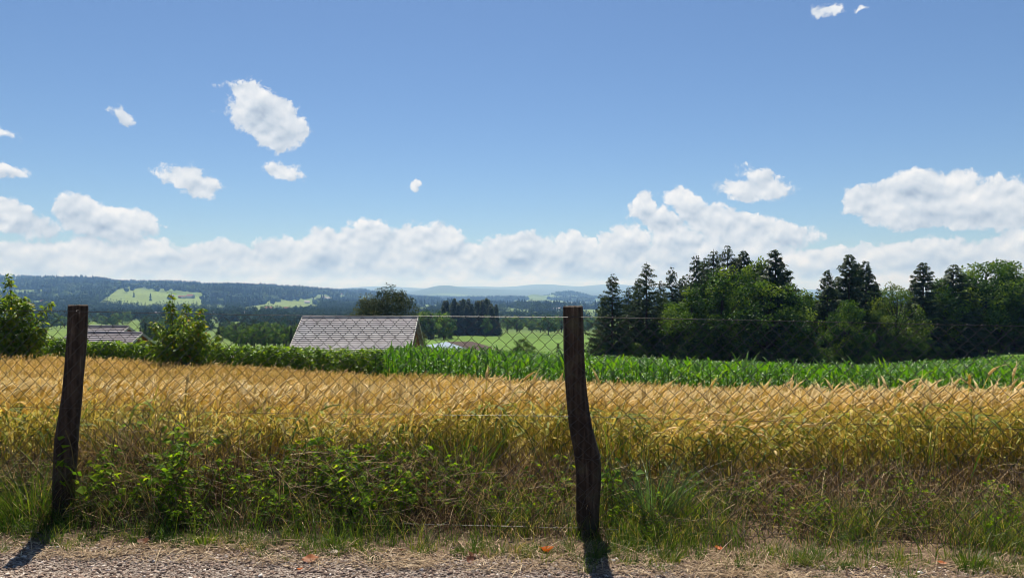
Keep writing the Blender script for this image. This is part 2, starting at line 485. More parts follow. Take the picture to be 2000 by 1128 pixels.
def ground_material():
    m = bpy.data.materials.new('farmland_ground')
    nt = nodes_of(m)
    at_ = N(nt, 'ShaderNodeAttribute', attribute_name='landcover')
    g = N(nt, 'ShaderNodeNewGeometry')
    n1 = N(nt, 'ShaderNodeTexNoise', ins={'Vector': g.outputs['Position'], 'Scale': 9.0, 'Detail': 8.0, 'Roughness': 0.7})
    n2 = N(nt, 'ShaderNodeTexNoise', ins={'Vector': g.outputs['Position'], 'Scale': 0.06, 'Detail': 6.0, 'Roughness': 0.65})
    s = N(nt, 'ShaderNodeMath', operation='ADD', ins={0: n1.outputs['Fac'], 1: n2.outputs['Fac']})
    c = ramp(nt, N(nt, 'ShaderNodeMath', operation='MULTIPLY', ins={0: s.outputs[0], 1: 0.5}).outputs[0], [(0.3, (0.55, 0.55, 0.55)), (0.7, (1.45, 1.4, 1.3))])
    mix = N(nt, 'ShaderNodeMix', data_type='RGBA', blend_type='MULTIPLY', ins={0: 1.0})
    nt.links.new(at_.outputs['Color'], mix.inputs[6]); nt.links.new(c, mix.inputs[7])
    bp = N(nt, 'ShaderNodeBump', ins={'Strength': 0.5, 'Distance': 0.02, 'Height': n1.outputs['Fac']})
    b = N(nt, 'ShaderNodeBsdfPrincipled', ins={'Roughness': 0.95, 'Specular IOR Level': 0.1, 'Base Color': mix.outputs[2], 'Normal': bp.outputs[0]})
    out = N(nt, 'ShaderNodeOutputMaterial'); nt.links.new(b.outputs[0], out.inputs[0])
    return m


M['ground'] = ground_material()
build_terrain()

# ------------------------------------------------------------------ sky, sun, air, camera
SUN_AZ, SUN_EL = math.radians(-8.0), math.radians(60.0)    # ahead of the camera, a little to the left


def build_world():
    w = bpy.data.worlds.new('World')
    scene.world = w
    w.use_nodes = True
    nt = w.node_tree
    nt.nodes.clear()
    L = nt.links.new

    def mth(op, a, b=None, c=None, clamp=False):
        n = nt.nodes.new('ShaderNodeMath'); n.operation = op; n.use_clamp = clamp
        for k, v in enumerate((a, b, c)):
            if v is None: continue
            if isinstance(v, (int, float)): n.inputs[k].default_value = v
            else: L(v, n.inputs[k])
        return n.outputs[0]

    # cloud density as a node group over (azimuth, elevation) of the view direction, degrees
    gt = bpy.data.node_groups.new('cloud_field', 'ShaderNodeTree')
    gt.interface.new_socket('Direction', in_out='INPUT', socket_type='NodeSocketVector')
    gt.interface.new_socket('Density', in_out='OUTPUT', socket_type='NodeSocketFloat')
    gt.interface.new_socket('Billow', in_out='OUTPUT', socket_type='NodeSocketFloat')
    gi = gt.nodes.new('NodeGroupInput'); go = gt.nodes.new('NodeGroupOutput')
    G = gt.links.new

    def gm(op, a, b=None, c=None, clamp=False):
        n = gt.nodes.new('ShaderNodeMath'); n.operation = op; n.use_clamp = clamp
        for k, v in enumerate((a, b, c)):
            if v is None: continue
            if isinstance(v, (int, float)): n.inputs[k].default_value = v
            else: G(v, n.inputs[k])
        return n.outputs[0]

    ang = gi.outputs[0]                                       # (az deg, el deg, 0)

    def noise(scale, detail, rough, vec, dist=0.0, off=(0, 0, 0)):
        mp = gt.nodes.new('ShaderNodeMapping'); mp.inputs['Location'].default_value = off
        G(vec, mp.inputs[0])
        n = gt.nodes.new('ShaderNodeTexNoise')
        n.inputs['Scale'].default_value = scale; n.inputs['Detail'].default_value = detail
        n.inputs['Roughness'].default_value = rough; n.inputs['Distortion'].default_value = dist
        G(mp.outputs[0], n.inputs['Vector'])
        return n
    wn = noise(0.35, 4.0, 0.55, ang, 0, (3, 1, 5))
    wv = gt.nodes.new('ShaderNodeVectorMath'); wv.operation = 'SUBTRACT'
    G(wn.outputs['Color'], wv.inputs[0]); wv.inputs[1].default_value = (0.5, 0.5, 0.5)
    ws = gt.nodes.new('ShaderNodeVectorMath'); ws.operation = 'MULTIPLY'
    G(wv.outputs[0], ws.inputs[0]); ws.inputs[1].default_value = (3.2, 1.8, 0.0)
    wa = gt.nodes.new('ShaderNodeVectorMath'); wa.operation = 'ADD'
    G(ang, wa.inputs[0]); G(ws.outputs[0], wa.inputs[1])
    warped = wa.outputs[0]

    best = None
    for (cx, cy, rx, ry, rot, amp) in CLOUDS:
        az = math.atan((cx - 1000) / F)
        el = math.atan((HY - cy) / F * math.cos(az))
        ca, ce = math.cos(az), math.cos(el)
        mp = gt.nodes.new('ShaderNodeMapping'); mp.vector_type = 'TEXTURE'
        mp.inputs['Location'].default_value = (math.degrees(az), math.degrees(el), 0)
        mp.inputs['Rotation'].default_value = (0, 0, math.radians(-rot))
        mp.inputs['Scale'].default_value = (math.degrees(rx / F) * ca * ca, math.degrees(ry / F) * ca * ce * ce, 1)
        G(warped, mp.inputs[0])
        ln = gt.nodes.new('ShaderNodeVectorMath'); ln.operation = 'LENGTH'
        G(mp.outputs[0], ln.inputs[0])
        m_ = gm('MULTIPLY', gm('SUBTRACT', 1.0, ln.outputs['Value']), amp * (1.75 if ry > 26 else 0.95 if ry > 12 else 0.75))
        best = m_ if best is None else gm('SMOOTH_MAX', best, m_, 0.18)
    f1 = noise(0.55, 9.0, 0.60, ang, 0.15, (7, 2, 1))
    vo = gt.nodes.new('ShaderNodeTexVoronoi'); vo.feature = 'F1'; vo.normalize = True
    vo.inputs['Scale'].default_value = 0.9; vo.inputs['Detail'].default_value = 3.0; vo.inputs['Roughness'].default_value = 0.55
    wb = gt.nodes.new('ShaderNodeVectorMath'); wb.operation = 'MULTIPLY'
    G(warped, wb.inputs[0]); wb.inputs[1].default_value = (1.0, 1.25, 1.0)
    G(wb.outputs[0], vo.inputs['Vector'])
    bil = gm('SUBTRACT', 0.62, vo.outputs['Distance'])
    nz = gm('MULTIPLY', gm('SUBTRACT', f1.outputs['Fac'], 0.5), 1.7)
    f2 = noise(2.0, 7.0, 0.62, warped, 0.2, (1, 9, 4))
    nz = gm('ADD', nz, gm('MULTIPLY', gm('SUBTRACT', f2.outputs['Fac'], 0.5), 1.15))
    d = gm('ADD', best, gm('ADD', nz, gm('MULTIPLY', bil, 0.55)))
    G(d, go.inputs['Density'])
    v2 = gt.nodes.new('ShaderNodeTexVoronoi'); v2.feature = 'SMOOTH_F1'; v2.normalize = True
    v2.inputs['Scale'].default_value = 0.5; v2.inputs['Detail'].default_value = 2.0; v2.inputs['Roughness'].default_value = 0.5; v2.inputs['Smoothness'].default_value = 0.5
    G(ang, v2.inputs['Vector'])
    f3 = noise(0.4, 2.0, 0.5, ang, 0.0, (2, 6, 3))
    G(gm('ADD', gm('MULTIPLY', gm('SUBTRACT', 0.6, v2.outputs['Distance']), 0.75), gm('MULTIPLY', gm('SUBTRACT', f3.outputs['Fac'], 0.5), 1.0)), go.inputs['Billow'])

    tc = nt.nodes.new('ShaderNodeTexCoord')
    sp = nt.nodes.new('ShaderNodeSeparateXYZ'); L(tc.outputs['Generated'], sp.inputs[0])
    az = mth('MULTIPLY', mth('ARCTAN2', sp.outputs['X'], sp.outputs['Y']), 180 / PI)
    el = mth('MULTIPLY', mth('ARCSINE', sp.outputs['Z']), 180 / PI)
    cb = nt.nodes.new('ShaderNodeCombineXYZ'); L(az, cb.inputs[0]); L(el, cb.inputs[1])
    g1 = nt.nodes.new('ShaderNodeGroup'); g1.node_tree = gt; L(cb.outputs[0], g1.inputs[0])
    sh = nt.nodes.new('ShaderNodeVectorMath'); sh.operation = 'ADD'; L(cb.outputs[0], sh.inputs[0]); sh.inputs[1].default_value = (-0.10, 0.36, 0)
    g2 = nt.nodes.new('ShaderNodeGroup'); g2.node_tree = gt; L(sh.outputs[0], g2.inputs[0])
    den = g1.outputs['Density']
    mr = nt.nodes.new('ShaderNodeMapRange'); mr.interpolation_type = 'SMOOTHSTEP'
    mr.inputs['From Min'].default_value = 0.0; mr.inputs['From Max'].default_value = 0.42
    L(den, mr.inputs['Value'])
    alpha = mr.outputs[0]
    # sunlight and shade painted into the cloud colour: bright where the side towards the sun is thinner, greyer in its thick lower middle
    lit = mth('MULTIPLY_ADD', mth('SUBTRACT', g1.outputs['Billow'], g2.outputs['Billow']), 2.0, 0.0)
    rim = mth('SUBTRACT', den, g2.outputs['Density'])
    t = mth('ADD', mth('MULTIPLY_ADD', rim, 0.34, 0.62), lit)
    thick = nt.nodes.new('ShaderNodeMapRange'); thick.interpolation_type = 'SMOOTHSTEP'
    thick.inputs['From Min'].default_value = 0.55; thick.inputs['From Max'].default_value = 2.1
    L(den, thick.inputs['Value'])
    t = mth('SUBTRACT', t, mth('MULTIPLY', thick.outputs[0], 0.27), None, True)
    t = mth('SUBTRACT', t, mth('MULTIPLY', mth('SUBTRACT', 1.0, mth('DIVIDE', el, 5.0), None, True), 0.13), None, True)
    cr = nt.nodes.new('ShaderNodeValToRGB')
    e = cr.color_ramp.elements
    e[0].position = 0.0; e[0].color = (0.36, 0.44, 0.57, 1)
    e[1].position = 1.0; e[1].color = (1.0, 1.0, 1.0, 1)
    k = e.new(0.35); k.color = (0.58, 0.66, 0.76, 1)
    k = e.new(0.65); k.color = (0.78, 0.83, 0.89, 1)
    L(t, cr.inputs[0])
    sky = nt.nodes.new('ShaderNodeTexSky'); sky.sky_type = 'NISHITA'; sky.sun_disc = False
    sky.sun_elevation = SUN_EL; sky.sun_rotation = SUN_AZ
    sky.altitude = 700; sky.air_density = 1.0; sky.dust_density = 0.6; sky.ozone_density = 2.0
    st = nt.nodes.new('ShaderNodeMix'); st.data_type = 'RGBA'; st.blend_type = 'MULTIPLY'; st.inputs[0].default_value = 1.0
    L(sky.outputs[0], st.inputs[6]); st.inputs[7].default_value = SKY_TINT
    b1 = nt.nodes.new('ShaderNodeBackground'); L(st.outputs[2], b1.inputs[0]); b1.inputs[1].default_value = SKY_STRENGTH
    b2 = nt.nodes.new('ShaderNodeBackground'); L(cr.outputs[0], b2.inputs[0]); b2.inputs[1].default_value = CLOUD_STRENGTH
    mx = nt.nodes.new('ShaderNodeMixShader')
    L(mth('MULTIPLY', alpha, 0.97), mx.inputs[0]); L(b1.outputs[0], mx.inputs[1]); L(b2.outputs[0], mx.inputs[2])
    out = nt.nodes.new('ShaderNodeOutputWorld'); L(mx.outputs[0], out.inputs[0])
    w.cycles.sampling_method = 'MANUAL'
    w.cycles.sample_map_resolution = 512


# clouds where they stand in the sky: column, row, half width, half height, tilt, strength
CLOUDS = [
    (515, 222, 82, 52, 28, 1.0), (545, 250, 60, 38, 20, .9), (470, 205, 42, 26, 20, .7),
    (240, 228, 26, 19, 40, .8), (375, 350, 55, 20, 24, .8), (408, 366, 32, 13, 0, .6), (557, 335, 36, 20, 0, .8), (803, 361, 17, 8, 0, .8),
    (150, 405, 50, 30, 10, .9), (205, 432, 95, 38, 16, 1.0), (285, 440, 45, 22, 20, .8), (15, 425, 80, 38, 25, .9), (70, 445, 60, 24, 15, .8),
    (0, 330, 40, 11, 8, .7), (0, 257, 30, 9, 5, .6), 
    (60, 520, 200, 48, 0, 1.), (260, 518, 150, 54, 0, 1.), (430, 520, 120, 48, 0, 1.), (560, 516, 110, 46, 0, 1.), (640, 500, 75, 50, 0, 1.), (715, 490, 70, 60, 0, 1.),
    (830, 492, 85, 56, 0, 1.), (790, 520, 160, 45, 0, 1.), (940, 520, 120, 42, 0, .9), (1010, 495, 75, 42, 0, 1.), (1105, 500, 75, 44, 0, 1.), (1215, 490, 55, 45, 0, .9), (1160, 525, 190, 42, 0, 1.),
    (1260, 405, 36, 34, 10, .9), (1290, 430, 62, 32, 15, .9), (1350, 405, 60, 28, 32, .9), (1420, 440, 100, 38, 22, 1.), (1535, 458, 80, 25, 14, 1.), (1320, 480, 70, 48, 0, .9), (1420, 500, 130, 45, 0, .9),
    (1470, 368, 76, 22, 0, .9), (1485, 348, 30, 20, 30, .7),
    (1695, 398, 52, 34, 0, .9), (1800, 375, 120, 42, 0, 1.1), (1835, 408, 190, 38, 0, 1.1), (1950, 400, 120, 50, 14, 1.),
    (1600, 520, 190, 36, 0, 1.), (1830, 505, 220, 40, 0, 1.), (2090, 485, 130, 80, 0, 1.),
    (1622, 20, 21, 9, 10, .45), (1690, 25, 10, 4, 0, .4),
    (1000, 566, 2200, 50, 0, 1.0), (-300, 480, 260, 90, 0, 1.), (2500, 440, 300, 100, 0, 1.),
]
SKY_TINT = (0.78, 0.94, 1.12, 1)
SKY_STRENGTH = 0.048
CLOUD_STRENGTH = 0.525
EXPOSURE = 0.85
build_world()

sd = bpy.data.lights.new('sun', 'SUN')
sd.energy = 4.2
sd.angle = math.radians(0.53)
sd.color = (1.0, 0.94, 0.83)
so = bpy.data.objects.new('sun', sd)
COL.objects.link(so)
so.rotation_euler = (PI / 2 - SUN_EL, 0, 0)
# the lamp shines along its -Z: from the sky ahead back to the camera
so.rotation_euler = (-(PI / 2 - SUN_EL), 0, -SUN_AZ)
so.location = (0, 0, 50)


def build_haze():
    v, f = box(-26500, 26500, -26500, 26500, -520, 185)
    m = bpy.data.materials.new('thin_summer_air')
    nt = nodes_of(m)
    pv = N(nt, 'ShaderNodeVolumePrincipled', ins={'Color': (0.30, 0.56, 1.0, 1), 'Absorption Color': (1, 1, 1, 1), 'Density': HAZE, 'Anisotropy': 0.25})
    out = N(nt, 'ShaderNodeOutputMaterial')
    nt.links.new(pv.outputs[0], out.inputs['Volume'])
    o = link('haze', mesh_data('haze', v, [f], m))
    tag(o, kind='stuff')
    return o


HAZE = 1.25e-4
build_haze()

cd = bpy.data.cameras.new('camera')
co = bpy.data.objects.new('camera', cd)
COL.objects.link(co)
co.location = (0, 0, CAMZ)
cd.sensor_width = 36
cd.lens = F / 2000 * 36
co.rotation_euler = (PI / 2 + math.atan((HY - 564) / F) * -1 * -1, 0, 0)
cd.clip_start = 0.05
cd.clip_end = 90000
scene.camera = co
scene.view_settings.view_transform = 'Standard'
scene.view_settings.look = 'None'
scene.view_settings.exposure = EXPOSURE
scene.view_settings.gamma = 1
scene.view_settings.use_curve_mapping = False
scene.cycles.max_bounces = 6
scene.cycles.diffuse_bounces = 3
scene.cycles.glossy_bounces = 2
scene.cycles.transmission_bounces = 4
scene.cycles.transparent_max_bounces = 6
scene.cycles.volume_bounces = 0
scene.cycles.use_denoising = True
scene.cycles.use_adaptive_sampling = False
scene.cycles.filter_width = 1.0


# ------------------------------------------------------------------ leaf templates (unit length along x)
LEAF_V = np.array([(0, 0, 0), (0.45, 0.26, 0.07), (1, 0, -0.06), (0.45, -0.26, 0.07), (0.45, 0, 0.0)], float)
LEAF_F = [np.array([(0, 4, 1), (4, 2, 1), (0, 3, 4), (4, 3, 2)])]
CARD_V = np.array([(0, 0, 0), (0.5, 0.32, 0.10), (1, 0.02, -0.05), (0.55, -0.32, 0.06)], float)
CARD_F = [np.array([(0, 2, 1), (0, 3, 2)])]
NEED_V = np.array([(0, 0.0, 0), (0.45, 0.20, -0.04), (1, 0.0, -0.16), (0.5, -0.20, -0.04)], float)
NEED_F = CARD_F


def rnd(a, b, n): return rng.uniform(a, b, n)


# ------------------------------------------------------------------ chain link fence
def fence_y(x): return 4.405 - 0.0897 * x


FX = np.array([0, 150, 500, 800, 1105, 1140, 1500, 2000, 2300], float)
FTOP = np.array([606, 608, 615, 617.5, 619, 619, 626, 637, 641], float)
FMID = np.array([793, 797, 806, 809, 812, 813, 822, 838, 846], float)
FLOW = np.array([1004, 1008, 1014, 1022, 1030, 1030, 1048, 1066, 1075], float)


def wire_z(x, rows):
    D = fence_y(x)
    px = 1000 + F * x / D
    return CAMZ - (np.interp(px, FX, rows) - HY) / F * D


fence = empty('chain_link_fence', (0, fence_y(0), 0))
tag(fence, 'sagging rusty chain-link fence on two rough wooden posts in front of the wheat field', 'fence')
FO = np.array([0, fence_y(0), 0])


def build_fence():
    P = 0.0773
    mb = MB()
    x0, x1 = -3.75, 3.75
    n = int((x1 - x0) / (P / 2))
    wr = 0.00155
    for i in range(n):
        xb = x0 + i * P / 2
        top = float(wire_z(xb, FTOP))
        K = int((top - 0.0) / (P / 2)) + 1
        pts = []
        for k in range(K + 1):
            zz = top - 0.006 - k * P / 2
            if zz < -0.01: break
            xx = xb + (P / 2 if (k + i) % 2 else 0.0)
            # the woven mesh bulges and sags a little
            w = 0.010 * vnoise(np.array(xx * 2.1), np.array(zz * 2.7), 4) + 0.004 * vnoise(np.array(xx * 9.0), np.array(zz * 8.0), 5)
            u = 0.007 * vnoise(np.array(xx * 3.0), np.array(zz * 3.4), 6)
            h = 0.008 * vnoise(np.array(xx * 1.7), np.array(zz * 2.2), 8)
            side = 1 if (k + i) % 2 else -1
            # rounded elbow: two points close to each node, crossing from front to back
            sgn = 1 if side > 0 else -1
            e = 0.005
            for dz, dy in ((e, -wr * 1.1 * sgn), (-e, wr * 1.1 * sgn)):
                if k == 0 and dz > 0: continue
                pts.append((xx - sgn * e * 0.4 + float(u), float(fence_y(xx)) + float(w) + dy, zz + dz + float(h) * min(1, k / 4)))
        v, f = tube(np.array(pts) - FO, wr, 4, False)
        mb.add(v, f, rng.uniform(0.2, 0.7))
        # knuckle folded over the top wire
        if i % 2 == 0:
            kx = xb if (i % 2 == 0) else xb + P / 2
            ky = float(fence_y(kx))
            a = np.linspace(-0.6, 3.6, 7)
            kp = np.stack([np.full(7, kx) + np.linspace(-.004, .004, 7), ky + 0.006 * np.cos(a), top - 0.002 + 0.006 * np.sin(a)], 1)
            v, f = tube(kp - FO, wr, 4, False)
            mb.add(v, f, 0.6)
    mb.build('wire_mesh', M['wire'], fence, smooth=True)
    for rows, r in ((FTOP, 0.0018), (FMID, 0.0012), (FLOW, 0.0014)):
        xs = np.linspace(-3.8, 3.8, 90)
        zz = wire_z(xs, rows)
        p = np.stack([xs, fence_y(xs) - 0.003, zz], 1)
        v, f = tube(p - FO, r, 5, False)
        w = MB(); w.add(v, f, 0.55)
        w.build('tension_wire', M['wire'], fence, smooth=True)


build_fence()


def build_post(pts, D, label, seed):
    """pts: rows of (column, row, width in photo px) down the post"""
    pts = np.array(pts, float)
    rows = np.linspace(pts[0, 1], pts[-1, 1] + 14, 64)
    cx = np.interp(rows, pts[:, 1], pts[:, 0]); wd = np.interp(rows, pts[:, 1], pts[:, 2])
    k = np.ones(5) / 5
    cx = np.convolve(np.pad(cx, 2, 'edge'), k, 'valid'); wd = np.convolve(np.pad(wd, 2, 'edge'), k, 'valid')
    DP = D + 0.075
    X = (cx - 1000) / F * DP; Z = CAMZ - (rows - HY) / F * DP; R = wd / 2 / F * DP * .93
    Z[-4:] -= .05
    seg = 40
    a = np.arange(seg) * 2 * PI / seg
    A, ZZ = np.meshgrid(a, Z)
    rr = R[:, None] * (1 + 0.035 * np.sin(2 * A + seed) + 0.05 * vnoise(np.cos(A) * 1.6 + 9 * seed, ZZ * 3.0 + np.sin(A), seed) + 0.035 * vnoise(A * 4.0, ZZ * 2.2, seed + 3) + 0.02 * vnoise(A * 9.0, ZZ * 9, seed + 5))
    # drying cracks running down the grain
    for ca in (0.7 + seed, 2.6 + seed, 4.4, 5.3 + .3 * seed):
        d = np.abs((A - ca - 0.12 * np.sin(ZZ * 3) + PI) % (2 * PI) - PI)
        rr -= R[:, None] * 0.13 * np.exp(-(d / 0.07) ** 2) * np.clip(0.5 + vnoise(ZZ * 2.3, ZZ * 0 + ca, seed + 8), 0, 1)
    yo = D + 0.075
    v = np.stack([X[:, None] + rr * np.cos(A), yo + rr * np.sin(A), ZZ], 2).reshape(-1, 3)
    m = len(rows)
    i = np.arange(m - 1)[:, None] * seg; j = np.arange(seg)[None]; jn = (j + 1) % seg
    q = np.stack([i + j, i + seg + j, i + seg + jn, i + jn], 2).reshape(-1, 4)
    mb = MB()
    mb.add(v - FO, q, 0.5)
    # sawn top: rings to the centre, uneven
    top = []
    for s in (1.0, 0.93, 0.6, 0.3):
        rv = v[:seg].copy()
        c = rv.mean(0)
        rv = c + (rv - c) * s
        rv[:, 2] += (0.0 if s == 1.0 else 0.004) + (0.006 * vnoise(rv[:, 0] * 60, rv[:, 1] * 60, seed) if s < 1 else 0)
        top.append(rv)
    c = top[-1].mean(0, keepdims=True)
    tv = np.concatenate(top + [c])
    i = np.arange(3)[:, None] * seg
    tq = np.stack([i + j, i + jn, i + seg + jn, i + seg + j], 2).reshape(-1, 4)
    jj = np.arange(seg)
    tt = np.stack([np.full(seg, 4 * seg), 3 * seg + jj, 3 * seg + (jj + 1) % seg], 1)
    mb.add(tv - FO, [tq, tt], 0.5)
    p = mb.build('fence_post', M['post'], fence, smooth=True)
    p['label'] = label
    return X, Z, R


build_post([(153, 597, 37), (151, 640, 36), (148, 690, 37), (142, 760, 38), (137, 800, 39), (129, 860, 42), (126, 920, 42), (123, 980, 42), (122, 1028, 43)], 4.65,
           'straight dark post leaning over with its foot set back', 1)
PX, PZ, PR = build_post([(1119, 599, 40), (1120, 640, 41), (1120, 690, 41), (1123, 740, 42), (1128, 790, 45), (1135, 840, 48), (1145, 880, 52), (1149, 900, 52), (1150, 930, 50), (1149, 980, 47), (1147, 1056, 44)], 4.37,
                        'thicker dark post with a kink below the middle', 2)


def build_tie():
    # loose wire twisted round the kinked post
    D = 4.37
    k = int(np.argmin(abs(PZ - (CAMZ - (893 - HY) / F * D))))
    a = np.linspace(-2.9, 0.4, 18)
    r = PR[k] * 1.06
    p = np.stack([PX[k] + r * np.cos(a), D + 0.075 + r * np.sin(a), PZ[k] + 0.006 * np.sin(a * 2)], 1)
    tail = np.array([(PX[k] + r * .95, D + 0.02, PZ[k] - 0.06), (PX[k] + r * .6, D - 0.01, PZ[k] - 0.14), (PX[k] - r * .3, D - 0.02, PZ[k] - 0.22), (PX[k] - r * .6, D - .015, PZ[k] - .29)])
    mb = MB()
    v, f = tube(p - FO, 0.0016, 5, False); mb.add(v, f, 1.0)
    v, f = tube(np.concatenate([p[-1:], tail]) - FO, 0.0013, 5, False); mb.add(v, f, 1.0)
    mb.build('tie_wire', M['wire'], fence, smooth=True)
    for (px, D, yo) in ((1120, 4.37, 0.012), (152, 4.65, 0.03)):      # staples that hold the top wire
        s = MB()
        x = (px - 1000) / F * D
        z = float(wire_z(np.array(x), FTOP))
        a = np.linspace(0, PI, 7)
        v, f = tube(np.stack([x + 0.005 * np.cos(a) * 0 + np.linspace(-.004, .004, 7), fence_y(x) + 0.02 - 0.03 * np.sin(a), z + 0.009 * np.cos(a)], 1) - FO, 0.0016, 5, True)
        s.add(v, f, 1.0)
        s.build('staple', M['wire'], fence, smooth=True)


build_tie()


# ------------------------------------------------------------------ gravel path and its edge
def path_edge(x):
    px = 1000 + F * x / 4.1
    return np.interp(px, [-200, 0, 400, 1000, 1500, 2000, 2300], [4.34, 4.27, 4.17, 4.05, 3.93, 3.80, 3.76])


def build_path():
    xs = np.linspace(-6, 6, 240)
    e = path_edge(xs) + 0.05 * fbm(xs * 3, xs * 0, 41)
    ys = [-6, 0, 2.5, 3.3]
    v = []
    for y in ys: v.append(np.stack([xs, np.full_like(xs, y), np.full_like(xs, 0.004)], 1))
    v.append(np.stack([xs, e, np.full_like(xs, 0.004)], 1))
    n = len(xs)
    v = np.concatenate(v)
    i = np.arange(len(ys))[:, None] * n; j = np.arange(n - 1)[None]
    q = np.stack([i + j, i + j + 1, i + n + j + 1, i + n + j], 2).reshape(-1, 4)
    m = bpy.data.materials.new('grey_grit')
    nt = nodes_of(m)
    g = N(nt, 'ShaderNodeNewGeometry')
    vo = N(nt, 'ShaderNodeTexVoronoi', ins={'Vector': g.outputs['Position'], 'Scale': 95.0})
    no = N(nt, 'ShaderNodeTexNoise', ins={'Vector': g.outputs['Position'], 'Scale': 5.0, 'Detail': 4.0})
    sm = N(nt, 'ShaderNodeSeparateColor', ins={0: vo.outputs['Color']})
    s = N(nt, 'ShaderNodeMath', operation='MULTIPLY_ADD', ins={0: no.outputs['Fac'], 1: 0.6, 2: -0.3})
    s2 = N(nt, 'ShaderNodeMath', operation='ADD', ins={0: s.outputs[0], 1: sm.outputs[0]})
    c = ramp(nt, s2.outputs[0], [(0.0, (0.06, 0.044, 0.034)), (0.5, (0.22, 0.165, 0.125)), (1.0, (0.40, 0.33, 0.27))])
    bp = N(nt, 'ShaderNodeBump', ins={'Strength': 1.0, 'Distance': 0.008, 'Height': vo.outputs['Distance']})
    b = N(nt, 'ShaderNodeBsdfPrincipled', ins={'Roughness': 0.9, 'Base Color': c, 'Normal': bp.outputs[0]})
    out = N(nt, 'ShaderNodeOutputMaterial'); nt.links.new(b.outputs[0], out.inputs[0])
    tag(link('gravel_path', mesh_data('gravel_path', v, [q], m)), kind='structure')


build_path()


def ico(sub=0):
    import bmesh
    bm = bmesh.new()
    bmesh.ops.create_icosphere(bm, subdivisions=sub + 1, radius=1.0)
    v = np.array([x.co[:] for x in bm.verts]); f = np.array([[y.index for y in x.verts] for x in bm.faces])
    bm.free()
    return v, f


ICO0, ICO0F = ico(0)
ICO1, ICO1F = ico(1)


def build_gravel():
    mb = MB()
    n = 32000
    x = rnd(-3.6, 3.6, n); y = 3.35 + (path_edge(x) - 3.30) * rng.beta(1.0, 0.9, n) + 0.10 * rng.normal(size=n) * (rng.random(n) < .3)
    s = np.clip(rng.lognormal(-5.2, 0.42, n), 0.0028, 0.016)
    keep = np.hypot(x + 2.7, y - 4.7) > 0.1
    x, y, s = x[keep], y[keep], s[keep]; n = len(x)
    for k in range(5):
        tv = ICO0 * (1 + 0.25 * rng.normal(size=(12, 1))) * np.array([1, 0.75, 0.5])
        sel = np.arange(n) % 5 == k
        R = rotz(rnd(0, 6.28, sel.sum()))
        tint = np.clip(0.45 + 0.27 * rng.normal(size=sel.sum()), 0, 1)
        scatter(mb, tv, [ICO0F], np.stack([x[sel], y[sel], 0.004 + s[sel] * 0.25], 1), R, s[sel], tint)
    tag(mb.build('gravel', M['pebble'], smooth=True), kind='stuff')


build_gravel()


def ribbons(mb, base, height, lean_dir, lean, width, curve, tint, seg=4, taper=(1, .95, .8, .55, .1)):
    """many blades at once: base (n,3), each bending over along lean_dir"""
    n = len(base)
    t = np.linspace(0, 1, seg + 1)
    tp = np.interp(t, np.linspace(0, 1, len(taper)), taper)
    h = height[:, None]; d = np.stack([np.cos(lean_dir), np.sin(lean_dir), np.zeros(n)], 1)
    out = (lean[:, None] * t + curve[:, None] * t ** 2.2) * h
    zz = h * t * (1 - 0.35 * np.clip(curve[:, None], 0, 2) * t ** 1.5 - 0.15 * np.abs(lean[:, None]) * t)
    c = base[:, None] + d[:, None] * out[:, :, None]
    c[:, :, 2] += zz
    tw = rnd(0, PI, n)
    sd = np.stack([np.cos(tw), np.sin(tw), np.zeros(n)], 1)
    w = width[:, None] * tp[None] / 2
    a = c - sd[:, None] * w[:, :, None]; b = c + sd[:, None] * w[:, :, None]
    v = np.concatenate([a, b], 1)
    m = seg + 1
    i = np.arange(seg)
    q = np.stack([i, i + 1, m + i + 1, m + i], 1)
    f = (q[None] + (np.arange(n) * 2 * m)[:, None, None]).reshape(-1, 4)
    mb.add(v.reshape(-1, 3), f, np.repeat(tint, 2 * m))


def build_litter():
    mb = MB()
    n = 21000
    x = rnd(-3.6, 3.6, n)
    e = path_edge(x)
    y = e - 0.22 + rng.gamma(2.0, 0.13, n) * 0.9
    dens = 0.35 + 0.65 * (fbm(x * 1.7, y * 3, 51) > -0.12)
    k = (rng.random(n) < dens * np.interp(x, [-3, 0, 3], [.55, .75, 1.0])) & (y < 4.9)
    x, y = x[k], y[k]; n = len(x)
    z = 0.006 + rng.gamma(1.5, 0.006, n)
    d = np.stack([rng.normal(size=n), rng.normal(size=n) * .8, 0.16 * rng.normal(size=n)], 1)
    R = frames(d, np.tile([0, 0, 1.0], (n, 1)))
    tv = np.array([(-.5, -.5, 0), (-.15, -.5, .05), (.2, -.5, .05), (.5, -.3, 0), (-.5, .5, 0), (-.15, .5, .05), (.2, .5, .05), (.5, .3, 0)], float)
    tf = [np.array([(0, 1, 5, 4), (1, 2, 6, 5), (2, 3, 7, 6)])]
    L = rng.lognormal(-2.9, 0.55, n)
    sc = np.stack([L, rnd(0.0016, 0.0045, n), L], 1)
    scatter(mb, tv, tf, np.stack([x, y, z], 1), R, sc, np.clip(0.5 + 0.28 * rng.normal(size=n), 0, 1))
    tag(mb.build('straw_litter', M['litter']), kind='stuff')


build_litter()

HPX = np.array([-300, 0, 90, 170, 250, 330, 420, 480, 560, 700, 800, 900, 1100, 1200, 1290, 1400, 1600, 1800, 2000, 2300], float)
HVAL = np.array([.40, .42, .38, .48, .60, .66, .48, .42, .46, .50, .46, .38, .34, .32, .33, .32, .31, .30, .32, .32])


def verge_h(x, y):
    return np.interp(1000 + F * x / y, HPX, HVAL)


def verge_front(x): return np.interp(1000 + F * x / 4.3, [-200, 0, 400, 1000, 1500, 2000, 2300], [4.60, 4.54, 4.47, 4.38, 4.28, 4.20, 4.16]) + 0.06 * fbm(x * 2.4, x * 0, 61)


